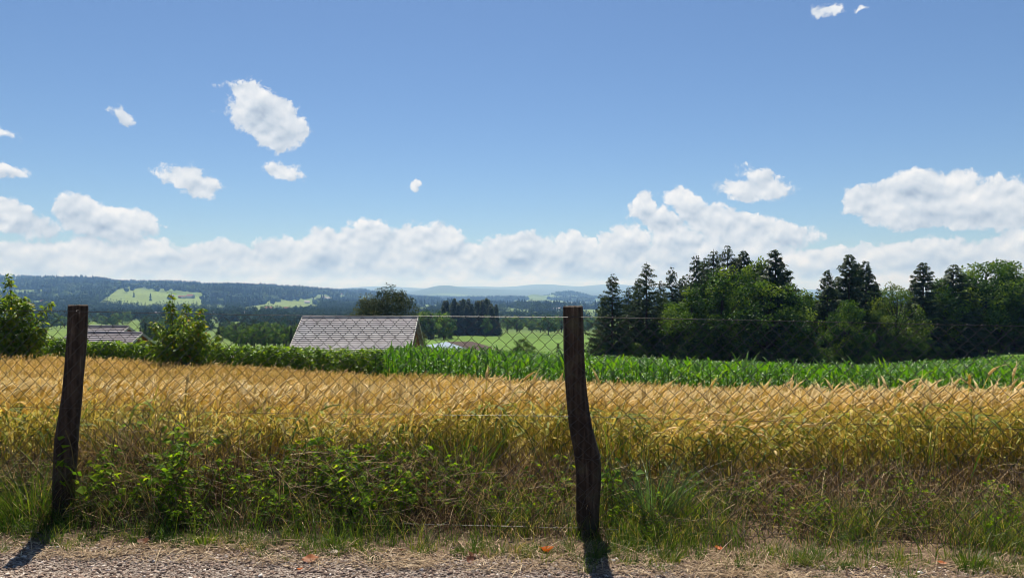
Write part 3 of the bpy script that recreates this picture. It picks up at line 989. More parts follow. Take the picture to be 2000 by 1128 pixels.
def build_dry():
    mb = MB()
    n = 21000
    x = rnd(-4.4, 4.4, n); y0 = verge_front(x)
    y = y0 + (5.75 - y0) * rng.beta(0.9, 1.0, n)
    px = 1000 + F * x / y
    dens = np.interp(px, [-300, 0, 150, 230, 420, 500, 700, 800, 900, 1090, 1180, 1400, 1550, 2000, 2300], [.3, .3, .5, 1, 1, .45, .3, .4, .75, .8, .35, .45, .65, .65, .65])
    dens = dens * np.clip(0.75 + 0.9 * fbm(x * 1.6, y * 1.6, 77), 0.15, 1)
    k = rng.random(n) < dens
    x, y = x[k], y[k]; n = len(x)
    ramp_in = np.clip((y - verge_front(x)) / 0.30, 0.25, 1)
    h = verge_h(x, y) * rng.beta(2.6, 1.5, n) * 1.25 * ramp_in + 0.05
    ribbons(mb, np.stack([x, y, np.zeros(n)], 1), h, rnd(0, 6.28, n), np.abs(rng.normal(size=n)) * 0.35, rnd(.0022, .0042, n), rng.gamma(1.3, 0.28, n),
            np.clip(np.interp(1000 + F * x / y, [150, 480, 750, 1300], [.40, .42, .54, .60]) + 0.32 * rng.normal(size=n), 0, 1), 5, (1, 1, .9, .8, .5))
    # broken twigs lying across
    n2 = 5200
    x = rnd(-4.2, 4.2, n2); y0 = verge_front(x); y = y0 + 0.05 + (5.4 - y0) * rng.beta(1.0, 1.3, n2)
    z = verge_h(x, y) * rng.beta(1.6, 1.6, n2) * 0.9 * np.clip((y - y0) / .3, .15, 1)
    d = np.stack([rng.normal(size=n2), rng.normal(size=n2) * .5, rng.normal(size=n2) * .45], 1)
    R = frames(d)
    tv = np.array([(-.5, -.5, 0), (0, -.5, .06), (.5, -.2, 0), (-.5, .5, 0), (0, .5, .06), (.5, .2, 0)], float)
    L = rng.lognormal(-1.75, 0.4, n2)
    scatter(mb, tv, [np.array([(0, 1, 4, 3), (1, 2, 5, 4)])], np.stack([x, y, z], 1), R, np.stack([L, rnd(.002, .004, n2), L], 1), np.clip(0.55 + 0.28 * rng.normal(size=n2), 0, 1))
    tag(mb.build('dry_undergrowth', M['dry']), kind='stuff')


build_dry()


def build_grass():
    mb = MB()
    n = 44000
    x = rnd(-4.4, 4.4, n); f = path_edge(x)
    y = f + 0.10 + rng.gamma(2.2, 0.22, n)
    px = 1000 + F * x / y
    dens = np.interp(px, [-300, 0, 120, 200, 420, 600, 800, 1000, 1180, 1300, 1500, 1700, 2000, 2300], [1, 1, .6, .2, .2, .35, .45, .35, .9, 1, .8, .8, 1, 1])
    patch = np.clip(0.6 + 1.6 * fbm(x * 2.6, y * 2.6, 83), 0.05, 1)
    k = (rng.random(n) < dens * patch) & (y < 5.6)
    x, y = x[k], y[k]; n = len(x)
    fr = np.clip((y - path_edge(x)) / 0.55, 0.08, 1)
    h = (0.03 + verge_h(x, y) * 0.85 * fr * rng.beta(2.2, 1.8, n))
    ribbons(mb, np.stack([x, y, np.zeros(n)], 1), h, rnd(0, 6.28, n), np.abs(rng.normal(size=n)) * .22, rnd(.0026, .0055, n), rng.gamma(1.5, 0.3, n),
            np.clip(np.interp(1000 + F * x / y, [0, 200, 480, 750, 1300], [.46, .36, .38, .48, .52]) + 0.26 * rng.normal(size=n), 0, 1), 4)
    # low trodden tufts along the edge of the path
    # taller half-ripe grasses that lean into the first wheat stalks
    n = 3600
    x = rnd(-4.6, 4.6, n); y = rnd(5.0, 5.75, n)
    px = 1000 + F * x / y
    dn = np.interp(px, [-200, 0, 100, 200, 330, 420, 520, 700, 900, 1000, 1160, 1350, 1500, 2000], [.5, .5, .2, .6, .6, .05, .7, .8, .8, .3, .5, .5, .25, .35]) * np.clip(.5 + 2.2 * fbm(x * 2.2, y * 1.5, 57), 0, 1)
    k = rng.random(n) < dn
    x, y = x[k], y[k]; n = len(x)
    ribbons(mb, np.stack([x, y, np.zeros(n)], 1), rng.uniform(.42, .76, n), rnd(0, 6.28, n), np.abs(rng.normal(size=n)) * .14, rnd(.004, .009, n), rng.gamma(1.4, .16, n),
            np.clip(.50 + .24 * rng.normal(size=n), 0, .9), 6, (1, 1, .9, .7, .4, .06))
    nt_ = 400
    tx = rnd(-3.6, 3.6, nt_); ty = path_edge(tx) + rng.normal(size=nt_) * 0.10 + 0.10
    kk = fbm(tx * 2.2, ty * 2, 91) > -0.18
    tx, ty = tx[kk], ty[kk]
    per = 26
    x = np.repeat(tx, per) + rng.normal(size=len(tx) * per) * .022; y = np.repeat(ty, per) + rng.normal(size=len(tx) * per) * .022
    n = len(x)
    sz = np.repeat(rng.gamma(3, .3, len(tx)), per)
    tt = np.repeat(np.clip(0.45 + .2 * rng.normal(size=len(tx)), 0, 1), per)
    ribbons(mb, np.stack([x, y, np.zeros(n)], 1), (0.025 + 0.07 * rng.random(n)) * np.clip(sz, .4, 1.6), rnd(0, 6.28, n), np.abs(rng.normal(size=n)) * .5, rnd(.0022, .0042, n), rng.gamma(1.5, .3, n),
            np.clip(tt + .15 * rng.normal(size=n), 0, 1), 3)
    tag(mb.build('verge_grass', M['grass']), kind='stuff')


build_grass()


def grass_tuft(px, D, n, h, spread, mat, label, tlo=.2, thi=.8):
    mb = MB()
    r = spread * np.sqrt(rng.random(n)); a = rnd(0, 6.28, n)
    b = np.stack([r * np.cos(a), r * np.sin(a), np.zeros(n)], 1)
    ribbons(mb, b, h * rnd(.55, 1.08, n), a, 0.05 + r / spread * .35, rnd(.004, .007, n), rng.gamma(1.4, .22, n), rnd(tlo, thi, n), 6, (1, 1, .9, .7, .4, .06))
    x, y, z = at(px, D)
    tag(mb.build('grass_tuft', mat, loc=(x, y, z)), label, 'grass tuft', 'grass tufts along the fence')


grass_tuft(1275, 4.62, 190, .50, .10, M['bluegrass'], 'tall blue-green grass tuft beside the kinked fence post')
grass_tuft(1335, 4.72, 90, .34, .09, M['grass'], 'smaller green grass tuft next to the tall blue-green one')
grass_tuft(60, 4.75, 170, .44, .16, M['grass'], 'broad green grass tuft on the outer side of the leaning post')
grass_tuft(905, 5.2, 70, .62, .05, M['grass'], 'slim dark grass clump sticking up before the wheat in the middle of the fence bay', 0, .4)
grass_tuft(400, 4.28, 60, .11, .05, M['grass'], 'short pale grass tuft at the path edge nearest the leaning post', .3, .8)
grass_tuft(655, 4.27, 46, .12, .04, M['grass'], 'short grass tuft on the path edge below the bramble patch', .3, .8)
grass_tuft(1895, 3.93, 80, .11, .06, M['grass'], 'dense short grass tuft at the path edge far from both posts', .2, .7)
grass_tuft(1310, 4.02, 50, .09, .05, M['grass'], 'low yellowish grass tuft on the path edge beside the kinked post shadow', .4, .9)


# ------------------------------------------------------------------ leafy weeds
def weed_variant(kind):
    """returns (stem data, leaf data)"""
    sm, lm = MB(), MB()
    ns = rng.integers(2, 5)
    for s in range(ns):
        a = rng.uniform(0, 6.28); h = rng.uniform(.7, 1.0); ln = rng.uniform(.1, .55)
        t = np.linspace(0, 1, 9)
        p = np.stack([np.cos(a) * ln * t ** 1.4, np.sin(a) * ln * t ** 1.4, h * t - .18 * ln * t ** 3], 1)
        p[:, :2] += rng.normal(size=(9, 2)) * .012
        v, f = tube(p, np.linspace(.008, .004, 9), 4, False); sm.add(v, f, rng.uniform(.2, .9))
        nl = 9 if kind != 'broad' else 9
        for q in range(nl):
            tt = rng.uniform(.25, 1.0); k = tt * 8; i = min(int(k), 7); b = p[i] + (p[i + 1] - p[i]) * (k - i)
            la = rng.uniform(0, 6.28)
            out = np.array([math.cos(la), math.sin(la), rng.uniform(-.1, .5)])
            pet = b + out * rng.uniform(.04, .10)
            v, f = tube(np.array([b, (b + pet) / 2 + [0, 0, .012], pet]), .0028, 3, False); sm.add(v, f, .4)
            fans = (0,) if kind == 'broad' else (-1.0, 0, 1.0)
            for fa in fans:
                d = np.array([[math.cos(la + fa), math.sin(la + fa), rng.uniform(-.85, .10)]])
                R = frames(d, np.array([[rng.normal() * .6, rng.normal() * .6 - .25, 1.0]]))
                sz = (rng.uniform(.075, .135) if kind != 'broad' else rng.uniform(.085, .135)) * (1 if fa == 0 else .8)
                w = 1.25 if kind != 'broad' else 1.55
                scatter(lm, LEAF_V, LEAF_F, pet[None], R, np.array([[sz, sz * w, sz]]), np.array([np.clip(rng.normal(.5, .25), 0, 1)]))
    return sm.data('weed_stem', M['stem']), lm.data('weed_leaf', M['weed'])


WEEDS = [weed_variant('bramble') for _ in range(9)] + [weed_variant('broad') for _ in range(3)]


def plant_weed(px, D, h, v, label, group, name='bramble', cat='bramble'):
    x = (px - 1000) / F * D
    r = empty(name, (x, D, float(ground(x, D))), rng.uniform(0, 6.28))
    r.scale = (h, h, h)
    tag(r, label, cat, group)
    link('stem', WEEDS[v][0], r)
    link('foliage', WEEDS[v][1], r)


GB = 'leafy brambles in the rough strip under the fence'
for k in range(190):
    u = rng.random()
    if u < .36: px = rng.normal(690, 130)
    elif u < .47: px = rng.uniform(170, 480)
    elif u < .58: px = rng.uniform(820, 1110)
    elif u < .61: px = rng.uniform(-60, 120)
    else: px = rng.uniform(1180, 2050)
    f = 4.12 if px > 1200 else 4.3
    D = f + .16 + rng.beta(1.2, 1.3) * (.95 if px < 900 else .75)
    x = (px - 1000) / F * D
    hm = float(np.interp(px, HPX, HVAL)) * np.clip((D - f) / .5, .35, 1)
    plant_weed(px, D, hm * rng.uniform(.7, 1.05), int(rng.integers(0, 9)),
               'small green leafy bramble growing in the dark dry tangle below the wire mesh', GB)
for (px, D, h, v, lb) in [
    (160, 4.70, .62, 9, 'big-leaved weed right against the foot of the leaning post'),
    (332, 5.25, .52, 10, 'weed with large pale leaves against the dark grass beside the leaning post'),
    (1205, 4.75, .50, 11, 'weed with lobed pale leaves rising beside the kink of the thicker post'),
    (705, 4.62, .46, 9, 'broad bright-green leaves in front of the bramble patch'),
    (615, 5.2, .55, 10, 'light green broad-leaved weed at the wheat edge above the bramble patch'),
    (880, 4.95, .48, 11, 'broad-leaved weed between the bramble patch and the dry stalks'),
    (1940, 4.35, .26, 9, 'low broad-leaved weed in the grass at the end of the fence farthest from the posts'),
]:
    plant_weed(px, D, h, v, lb, 'broad-leaved weeds along the fence', 'weed_plant', 'weed')


# ------------------------------------------------------------------ fallen leaves
def fallen(px, py, size, tint, curl, label):
    D = CAMZ * F / (py - HY)
    x = (px - 1000) / F * D
    n = 9
    t = np.linspace(0, 1, n)
    w = np.sin(np.clip(t * 1.04, 0, 1) * PI) ** .8 * .34 * (1 + .15 * np.sin(t * 25))
    mb = MB()
    rows = []
    for s in (-1, -.5, 0, .5, 1):
        rows.append(np.stack([t - .5, s * w, curl * (t - .5) ** 2 * 1.6 + curl * .9 * abs(s) * w + .03 * np.sin(t * 9 + s * 3)], 1))
    v = np.concatenate(rows) * size
    i = np.arange(4)[:, None] * n; j = np.arange(n - 1)[None]
    mb.add(v, np.stack([i + j, i + j + 1, i + n + j + 1, i + n + j], 2).reshape(-1, 4), tint)
    st = np.array([(-.5, 0, curl * .4), (-.62, .02, curl * .5), (-.72, .05, curl * .45)]) * size
    o = mb.build('fallen_leaf', M['deadleaf'], loc=(x, D, .016), smooth=True)
    o.rotation_euler = (rng.normal() * .25, rng.normal() * .2, rng.uniform(0, 6.28))
    tag(o, label, 'leaf', 'fallen leaves by the path')
    s = MB(); vv, ff = tube(st, size * .012, 4, False); s.add(vv, ff, tint * .5)
    s.build('leaf_stalk', M['deadleaf'], o)


for a in [(1068, 1083, .085, .70, .9, 'curled bright orange leaf lying by the shadow of the kinked post'),
          (280, 1066, .085, .12, .7, 'dark red-brown leaf on the gravel beside the leaning post shadow'),
          (606, 1098, .09, .50, .3, 'pale tan leaf flat on the gravel under the bramble patch'),
          (652, 1083, .065, 1., .2, 'small whitish leaf on the gravel edge above the tan one'),
          (920, 1092, .075, .15, .6, 'dull brown leaf among straw halfway between the posts'),
          (918, 1100, .06, .06, .5, 'darker brown leaf just nearer than the dull brown one'),
          (785, 1080, .06, .25, .5, 'small brown leaf at the ragged edge of the gravel'),
          (585, 1118, .045, .60, .5, 'tiny reddish leaf on the gravel closest to the camera'),
          (1404, 1078, .06, .62, .6, 'small orange leaf in the low grass past the kinked post shadow'),
          (1535, 1112, .06, .2, .5, 'brown leaf in the straw with a paler leaf farther along'),
          (1840, 1106, .05, .55, .5, 'paler tan leaf near the end of the straw verge')]:
    fallen(*a)


# ------------------------------------------------------------------ wheat
def wheat_template(lod, green=0.0):
    mb = MB()
    h = 1.0
    nod = rng.uniform(.3, 1.0); a = 0.0
    ns = {0: 7, 1: 4, 2: 2}[lod]
    t = np.linspace(0, 1, ns)
    lean = rng.uniform(0, .16)
    p = np.stack([lean * t ** 2 + .10 * nod * np.clip(t - .75, 0, 1) ** 1.5 * 8 * .5, rng.normal() * .03 * t, h * t * (1 - .03 * nod * t ** 3)], 1)
    st = rng.uniform(.38, .58) - .3 * green
    w = {0: .0046, 1: .007, 2: .011}[lod]
    ang = rng.uniform(0, PI)
    side = np.array([math.cos(ang), math.sin(ang), 0])
    if lod < 2 or True:
        v, f = strip(p, w, side); mb.add(v, f, st)
        if lod == 0:
            v, f = strip(p, w, np.array([-side[1], side[0], 0])); mb.add(v, f, st)
    # leaves
    for k in range({0: 4, 1: 2, 2: 0}[lod]):
        z = rng.uniform(.2, .88); la = rng.uniform(0, 6.28); L = rng.uniform(.16, .30)
        m = 5 if lod == 0 else 4
        tt = np.linspace(0, 1, m)
        b = np.array([np.interp(z, t, p[:, 0]), 0, z])
        up = rng.uniform(.3, .9)
        lp = b + np.stack([math.cos(la) * L * tt * .75, math.sin(la) * L * tt * .75, L * (up * tt - (up + rng.uniform(.1, .9)) * tt ** 2)], 1)
        v, f = strip(lp, rng.uniform(.013, .027), np.array([-math.sin(la), math.cos(la), .35]), np.interp(tt, [0, .3, 1], [.6, 1, .1]))
        mb.add(v, f, np.clip(rng.choice([.02, .18, .28, .34, .42, .55], p=[.06, .14, .25, .25, .18, .12]) - .25 * green, 0, 1))
    # the ear, bent over by its weight
    L = rng.uniform(.10, .135)
    dv = p[-1] - p[-2]; dv = dv / np.linalg.norm(dv)
    th0 = math.atan2(dv[0], dv[2]); th1 = th0 + nod * rng.uniform(.7, 2.0)
    m = {0: 6, 1: 4, 2: 3}[lod]
    ths = np.linspace(th0, th1, m)
    ep = [p[-1]]
    for k in range(m - 1): ep.append(ep[-1] + np.array([math.sin(ths[k]), 0, math.cos(ths[k])]) * L / (m - 1))
    ep = np.array(ep)
    r = {0: .0088, 1: .0100, 2: .012}[lod] * np.interp(np.linspace(0, 1, m), [0, .15, .6, 1], [.35, 1, .9, .2])
    if lod == 0: r = r * (1 + .16 * (np.arange(m) % 2))
    seg = {0: 6, 1: 4, 2: 3}[lod]
    v, f = tube(ep, r, seg, False); mb.add(v, f, rng.uniform(.68, .98))
    if lod < 2:
        for k in range(9 if lod == 0 else 3):
            i = rng.integers(1, m); al = rng.uniform(.03, .075)
            d = np.array([math.sin(ths[i] + rng.normal() * .22), rng.normal() * .3, math.cos(ths[i] + rng.normal() * .22)])
            v, f = strip(np.array([ep[i], ep[i] + d * al * .5, ep[i] + d * al]), .0018 if lod == 0 else .0035, np.array([0, 1, .3]), [1, .8, .4])
            mb.add(v, f, rng.uniform(.75, 1))
    return mb


WT = {l: [wheat_template(l, 1.0 if (k % 7 == 0 and l < 2) else 0.0).arrays() for k in range(n)] for l, n in ((0, 20), (1, 14), (2, 8))}
WPX = np.array([-400, 0, 150, 400, 740, 1000, 1300, 2000, 2400], float)
WFAR = np.array([26.5, 26, 25.5, 24, 21.6, 20.6, 20, 19.4, 19.2])


def build_wheat():
    mb = MB()
    front = []
    for lod, y0, y1, dens in ((0, 5.35, 8.2, 265), (1, 8.2, 12.5, 300), (2, 12.5, 27, 190)):
        W = y1 * .78 + .5
        n = int(2 * W * (y1 - y0) * dens)
        x = rnd(-W, W, n); y = rnd(y0, y1, n)
        px = 1000 + F * x / y
        k = (px > -160) & (px < 2160) & (y < np.interp(px, WPX, WFAR) + .3 * fbm(x * .7, y * .7, 2))
        fe = 5.36 + .16 * fbm(x * 1.3, x * 0, 14) - .12 * np.clip((px - 1100) / 900, 0, 1)
        k &= y > fe
        k &= ~((y < 6.2) & (px > 190) & (px < 400) & (rng.random(n) < .6))
        x, y, px = x[k], y[k], px[k]; n = len(x)
        z = ground(x, y)
        h = .64 + .055 * rng.normal(size=n) + .05 * fbm(x * .9, y * .9, 33)
        tall = rng.random(n) < .012
        h = h + np.where(tall, rng.uniform(.05, .15, n), 0)
        h = np.clip(h, .42, .86)
        az = rng.normal(0.25, 1.15, n)                       # ears mostly nod with the wind, to the same side
        lodge = np.clip((fbm(x * .8, y * .8, 45) - .05) * 3, 0, .5)
        lodge = np.maximum(lodge, .95 * np.exp(-(((px - 440) / 45) ** 2 + ((y - 5.75) / .35) ** 2)))
        R = rotz(az)
        tilt = rng.normal(size=n) * .09 + lodge
        td = np.where(lodge > .4, -PI / 2 + .3 * rng.normal(size=n), rnd(0, 6.28, n))
        ax = np.stack([-np.sin(td), np.cos(td), np.zeros(n)], 1)
        c, s = np.cos(tilt), np.sin(tilt)
        K = np.zeros((n, 3, 3))
        K[:, 0, 1], K[:, 0, 2], K[:, 1, 0], K[:, 1, 2], K[:, 2, 0], K[:, 2, 1] = -ax[:, 2], ax[:, 1], ax[:, 2], -ax[:, 0], -ax[:, 1], ax[:, 0]
        T = np.eye(3)[None] + s[:, None, None] * K + (1 - c)[:, None, None] * (K @ K)
        R = T @ R
        pos = np.stack([x, y, z], 1)
        sc = np.stack([np.ones(n), np.ones(n), h], 1)
        sc[:, :2] = np.clip(h / .64, .8, 1.2)[:, None]
        which = rng.integers(0, len(WT[lod]), n)
        dt = .16 * fbm(x * .5, y * .5, 71) + .05 * rng.normal(size=n)
        # the first 290 stalks of the field's near edge become plants of their own
        own = np.zeros(n, bool)
        if lod == 0:
            o = np.argsort(y + np.where((px > -20) & (px < 2020), 0, 99))[:290]
            own[o] = True
            for i in o: front.append((which[i], pos[i], az[i], h[i], tilt[i], td[i]))
        for q, (tv, tf, tt) in enumerate(WT[lod]):
            s_ = (which == q) & ~own
            scatter(mb, tv, tf, pos[s_], R[s_], sc[s_], np.clip(tt[None] + dt[s_][:, None], 0, 1))
    tag(mb.build('wheat_field', M['wheat']), 'field of ripe golden wheat behind the fence', 'wheat', None, 'stuff')
    data = [mesh_data('wheat_stalk', tv, tf, M['wheat'], tt) for (tv, tf, tt) in WT[0]]
    for (q, p, a, h, ti, td) in front:
        o = link('wheat_stalk', data[q], None, tuple(p))
        o.rotation_euler = (float(ti * .5), float(ti * .3), float(a))
        o.scale = (h / .64, h / .64, h)
        tag(o, 'ripe golden wheat stalk with bent ear on the field edge nearest the fence', 'wheat stalk', 'wheat stalks along the near edge of the field')


build_wheat()


# ------------------------------------------------------------------ maize
def corn_template(lod):
    mb = MB()
    h = 1.0
    p = np.array([(0, 0, 0), (.01, 0, .35), (0, .01, .7), (.01, 0, .95)])
    v, f = tube(p, [.018, .016, .012, .006], 4 if lod == 0 else 3, False); mb.add(v, f, .35)
    nl = {0: 11, 1: 8, 2: 6}[lod]
    ph = rng.uniform(0, 6.28)
    for k in range(nl):
        z = .12 + .80 * k / nl
        la = ph + (k % 2) * PI + rng.normal() * .45
        L = rng.uniform(.48, .74) * (1 - .35 * abs(z - .55))
        m = {0: 7, 1: 5, 2: 4}[lod]
        t = np.linspace(0, 1, m)
        up = rng.uniform(.75, 1.15) * (1 + .3 * (z > .75)); dn = rng.uniform(.75, 1.55) * (0.55 if z > .8 else 1)
        lp = np.array([0, 0, z]) + np.stack([math.cos(la) * L * t * (.8 - .12 * t), math.sin(la) * L * t * (.8 - .12 * t), L * (up * t - dn * t ** 2)], 1)
        tw = rng.normal() * .35
        w = rng.uniform(.055, .080) * (1, 1.15, 1.4)[lod]
        v, f = strip(lp, w, np.array([-math.sin(la) * math.cos(tw), math.cos(la) * math.cos(tw), math.sin(tw)]), np.interp(t, [0, .25, .6, 1], [.55, 1, .8, .05]), .12 if lod == 0 else 0)
        mb.add(v, f, np.clip(rng.normal(.5, .22), 0, 1))
    return mb


CT = {l: [corn_template(l).arrays() for _ in range(n)] for l, n in ((0, 12), (1, 8), (2, 6))}


def corn_near(px): return np.interp(px, [600, 720, 760, 1000, 1300, 2000, 2400], [30, 22.6, 22.3, 21.4, 20.8, 20.0, 19.8])


def corn_far(px): return np.interp(px, [600, 760, 1000, 1200, 1650, 1850, 2000, 2400], [60, 66, 75, 75, 75, 66, 66, 64])


def build_corn():
    mb = MB()
    rows = np.arange(-20, 60, .72)
    step = .22
    xs = np.arange(-14, 62, step)
    X, Yr = np.meshgrid(xs, np.arange(19, 78, .72))
    x = (X + rng.normal(size=X.shape) * .05).ravel(); y = (Yr + rng.normal(size=X.shape) * .04).ravel()
    px = 1000 + F * x / y
    k = (px > 735 + 12 * fbm(y * .3, y * 0, 3)) & (px < 2180) & (y > corn_near(px)) & (y < corn_far(px))
    far = y > 45
    k &= ~(far & (rng.random(len(x)) < .35))
    x, y, px = x[k], y[k], px[k]
    z = ground(x, y)
    n = len(x)
    h = (1.18 + .06 * rng.normal(size=n) + .14 * fbm(x * .25, y * .25, 8)) * np.interp(px, [735, 790, 960, 1040], [.95, 1.14, 1.10, 1.0])
    R = rotz(rnd(0, 6.28, n))
    pos = np.stack([x, y, z], 1)
    lod = np.where(y < 28, 0, np.where(y < 44, 1, 2))
    own = np.zeros(n, bool)
    own[np.argsort(y + np.where((px > 735) & (px < 2010), 0, 99))[:285]] = True
    dt = .14 * fbm(x * .3, y * .3, 66)
    data = {}
    for l in (0, 1, 2):
        which = rng.integers(0, len(CT[l]), n)
        for q, (tv, tf, tt) in enumerate(CT[l]):
            s_ = (lod == l) & (which == q) & ~own
            scatter(mb, tv, tf, pos[s_], R[s_], np.stack([np.ones(s_.sum()), np.ones(s_.sum()), h[s_]], 1), np.clip(tt[None] + dt[s_][:, None], 0, 1))
    tag(mb.build('maize_field', M['corn']), 'field of green maize sloping down to the trees', 'maize', None, 'stuff')
    data = [mesh_data('maize_plant', tv, tf, M['corn'], tt) for (tv, tf, tt) in CT[0]]
    for i in np.where(own)[0]:
        o = link('maize_plant', data[int(rng.integers(0, len(data)))], None, tuple(pos[i]))
        o.rotation_euler = (0, 0, rng.uniform(0, 6.28)); o.scale = (1, 1, h[i])
        tag(o, 'glossy green maize plant in the first rows behind the wheat', 'maize plant', 'maize plants along the near edge of the green field')


build_corn()


# ------------------------------------------------------------------ hedge and garden shrubs
def build_hedge():
    PTS = [(-200, 28.0, 1.25), (60, 27.4, 1.28), (200, 26.6, 1.32), (400, 25.2, 1.38), (600, 23.6, 1.36), (738, 22.4, 1.34)]
    P = np.array([((a - 1000) / F * d, d) for a, d, _h in PTS]); H = np.array([h for _a, _d, h in PTS])
    seg = np.linalg.norm(np.diff(P, axis=0), axis=1); cum = np.concatenate([[0], np.cumsum(seg)])
    n = 30000
    s = rnd(0, cum[-1], n)
    cx = np.interp(s, cum, P[:, 0]); cy = np.interp(s, cum, P[:, 1]); hh = np.interp(s, cum, H)
    hh = hh * (1 + .10 * fbm(s * 1.1, s * 0, 19) + .08 * vnoise(s * 3.1, s * 0, 20))
    off = .48 * (rng.beta(.7, .7, n) * 2 - 1) * (1 + .25 * fbm(s * 1.7, s * 0 + 5, 23))
    zf = rng.beta(1.3, .8, n)
    x = cx + off * .35; y = cy + off
    z = ground(x, y) + zf * hh
    # gaps between the plants
    k = fbm(s * 2.3, zf * 2 + off, 27) > -.48
    x, y, z, zf = x[k], y[k], z[k], zf[k]; n = len(x)
    d = np.stack([rng.normal(size=n), rng.normal(size=n), rng.normal(size=n) * .5 - .35], 1)
    R = frames(d, np.stack([rng.normal(size=n) * .5, rng.normal(size=n) * .5, np.ones(n)], 1))
    hd = empty('hedge', (float(P[2, 0]), float(P[2, 1]), float(ground(P[2, 0], P[2, 1]))))
    tag(hd, 'long leafy green hedge between the wheat and the house roofs', 'hedge')
    O = np.array(hd.location)
    mb = MB()
    scatter(mb, LEAF_V, LEAF_F, np.stack([x, y, z], 1) - O, R, np.stack([rnd(.09, .16, n)] * 3, 1) * [1, 1.35, 1], np.clip(.42 + .2 * rng.normal(size=n), 0, 1))
    mb.build('foliage', M['hedge'], hd)
    sm = MB()
    for q in range(150):
        ss = rng.uniform(0, cum[-1]); bx, by = np.interp(ss, cum, P[:, 0]), np.interp(ss, cum, P[:, 1]); bz = float(ground(bx, by)); h = np.interp(ss, cum, H)
        p = np.array([(bx, by, bz), (bx + rng.normal() * .1, by + rng.normal() * .1, bz + h * .5), (bx + rng.normal() * .2, by + rng.normal() * .2, bz + h * .95)])
        v, f = tube(p - O, [.018, .012, .005], 4, False); sm.add(v, f, .5)
    sm.build('stem', M['bark'], hd)


build_hedge()


def leafy_shrub(name, px, D, stems, leaf, nleaf, mat, label, cat, leafcol=(.42, .22)):
    """stems: list of (dx px, row of the tip, spread m) - shoots that carry leaves along their length"""
    x0, y0, z0 = at(px, D)
    r = empty(name, (x0, y0, z0))
    tag(r, label, cat)
    sm, lm = MB(), MB()
    for (dx, row, spread, wgt) in stems:
        tip = np.array([dx / F * D, rng.normal() * .35, CAMZ - (row - HY) / F * D - z0])
        t = np.linspace(0, 1, 10)
        base = np.array([rng.normal() * .06, rng.normal() * .06, 0])
        p = base + (tip - base)[None] * np.stack([t ** 1.5, t ** 1.5, t], 1)
        p[1:-1, :2] += rng.normal(size=(8, 2)) * .03
        v, f = tube(p, np.linspace(.022, .004, 10), 5, False); sm.add(v, f, .5)
        n = int(nleaf * wgt)
        tt = rng.beta(1.5, 1.0, n)
        c = np.stack([np.interp(tt, t, p[:, k]) for k in range(3)], 1)
        rad = spread * np.interp(tt, [0, .35, .75, 1], [.9, 1, .7, .12])
        a = rnd(0, 6.28, n); rr = rad * rng.beta(1.6, 1.0, n)
        twig = np.stack([np.cos(a) * rr, np.sin(a) * rr, rr * rng.normal(.15, .35, n)], 1)
        q = c + twig
        for i in rng.choice(n, min(60, n), replace=False):
            v, f = tube(np.array([c[i], (c[i] + q[i]) / 2 + [0, 0, .02], q[i]]), [.005, .004, .002], 3, False); sm.add(v, f, .4)
        d = np.stack([np.cos(a) + rng.normal(size=n) * .4, np.sin(a) + rng.normal(size=n) * .4, rng.normal(size=n) * .4 - .55], 1)
        R = frames(d, np.stack([rng.normal(size=n) * .5, rng.normal(size=n) * .5, np.ones(n)], 1))
        tint = np.clip(leafcol[0] + leafcol[1] * rng.normal(size=n) + .22 * (tt - .6), 0, .9)
        tint = np.where(rng.random(n) < .012, 1.0, tint)
        scatter(lm, LEAF_V, LEAF_F, q, R, np.stack([rnd(leaf * .7, leaf * 1.3, n)] * 3, 1), tint)
    sm.build('trunk', M['bark'], r)
    lm.build('crown', mat, r)


leafy_shrub('young_cherry_tree', 25, 21.5, [(-6, 533, .22, .5), (-60, 560, .55, 1.3), (-30, 575, .6, 1.4), (10, 580, .5, 1.2), (35, 590, .45, 1.), (68, 590, .30, .6), (60, 640, .45, .8), (-10, 620, .6, 1.2), (30, 640, .55, 1.0), (-90, 560, .5, 1.), (75, 655, .25, .3)],
            .135, 520, M['cherry'], 'tallest young fruit tree rising above the hedge on the outer side of the leaning post', 'fruit tree')
leafy_shrub('young_cherry_tree', 352, 22.6, [(-22, 570, .12, .3), (-20, 592, .36, .7), (-6, 594, .32, .7), (48, 600, .28, .6), (28, 612, .42, .9), (-48, 628, .45, .9), (52, 625, .42, .9), (8, 630, .6, 1.3), (-30, 645, .6, 1.2), (45, 650, .6, 1.2), (66, 655, .4, .6), (-66, 660, .4, .6)],
            .135, 480, M['cherry'], 'bushy young fruit tree with a thin top shoot rising from the hedge beside the barn', 'fruit tree')


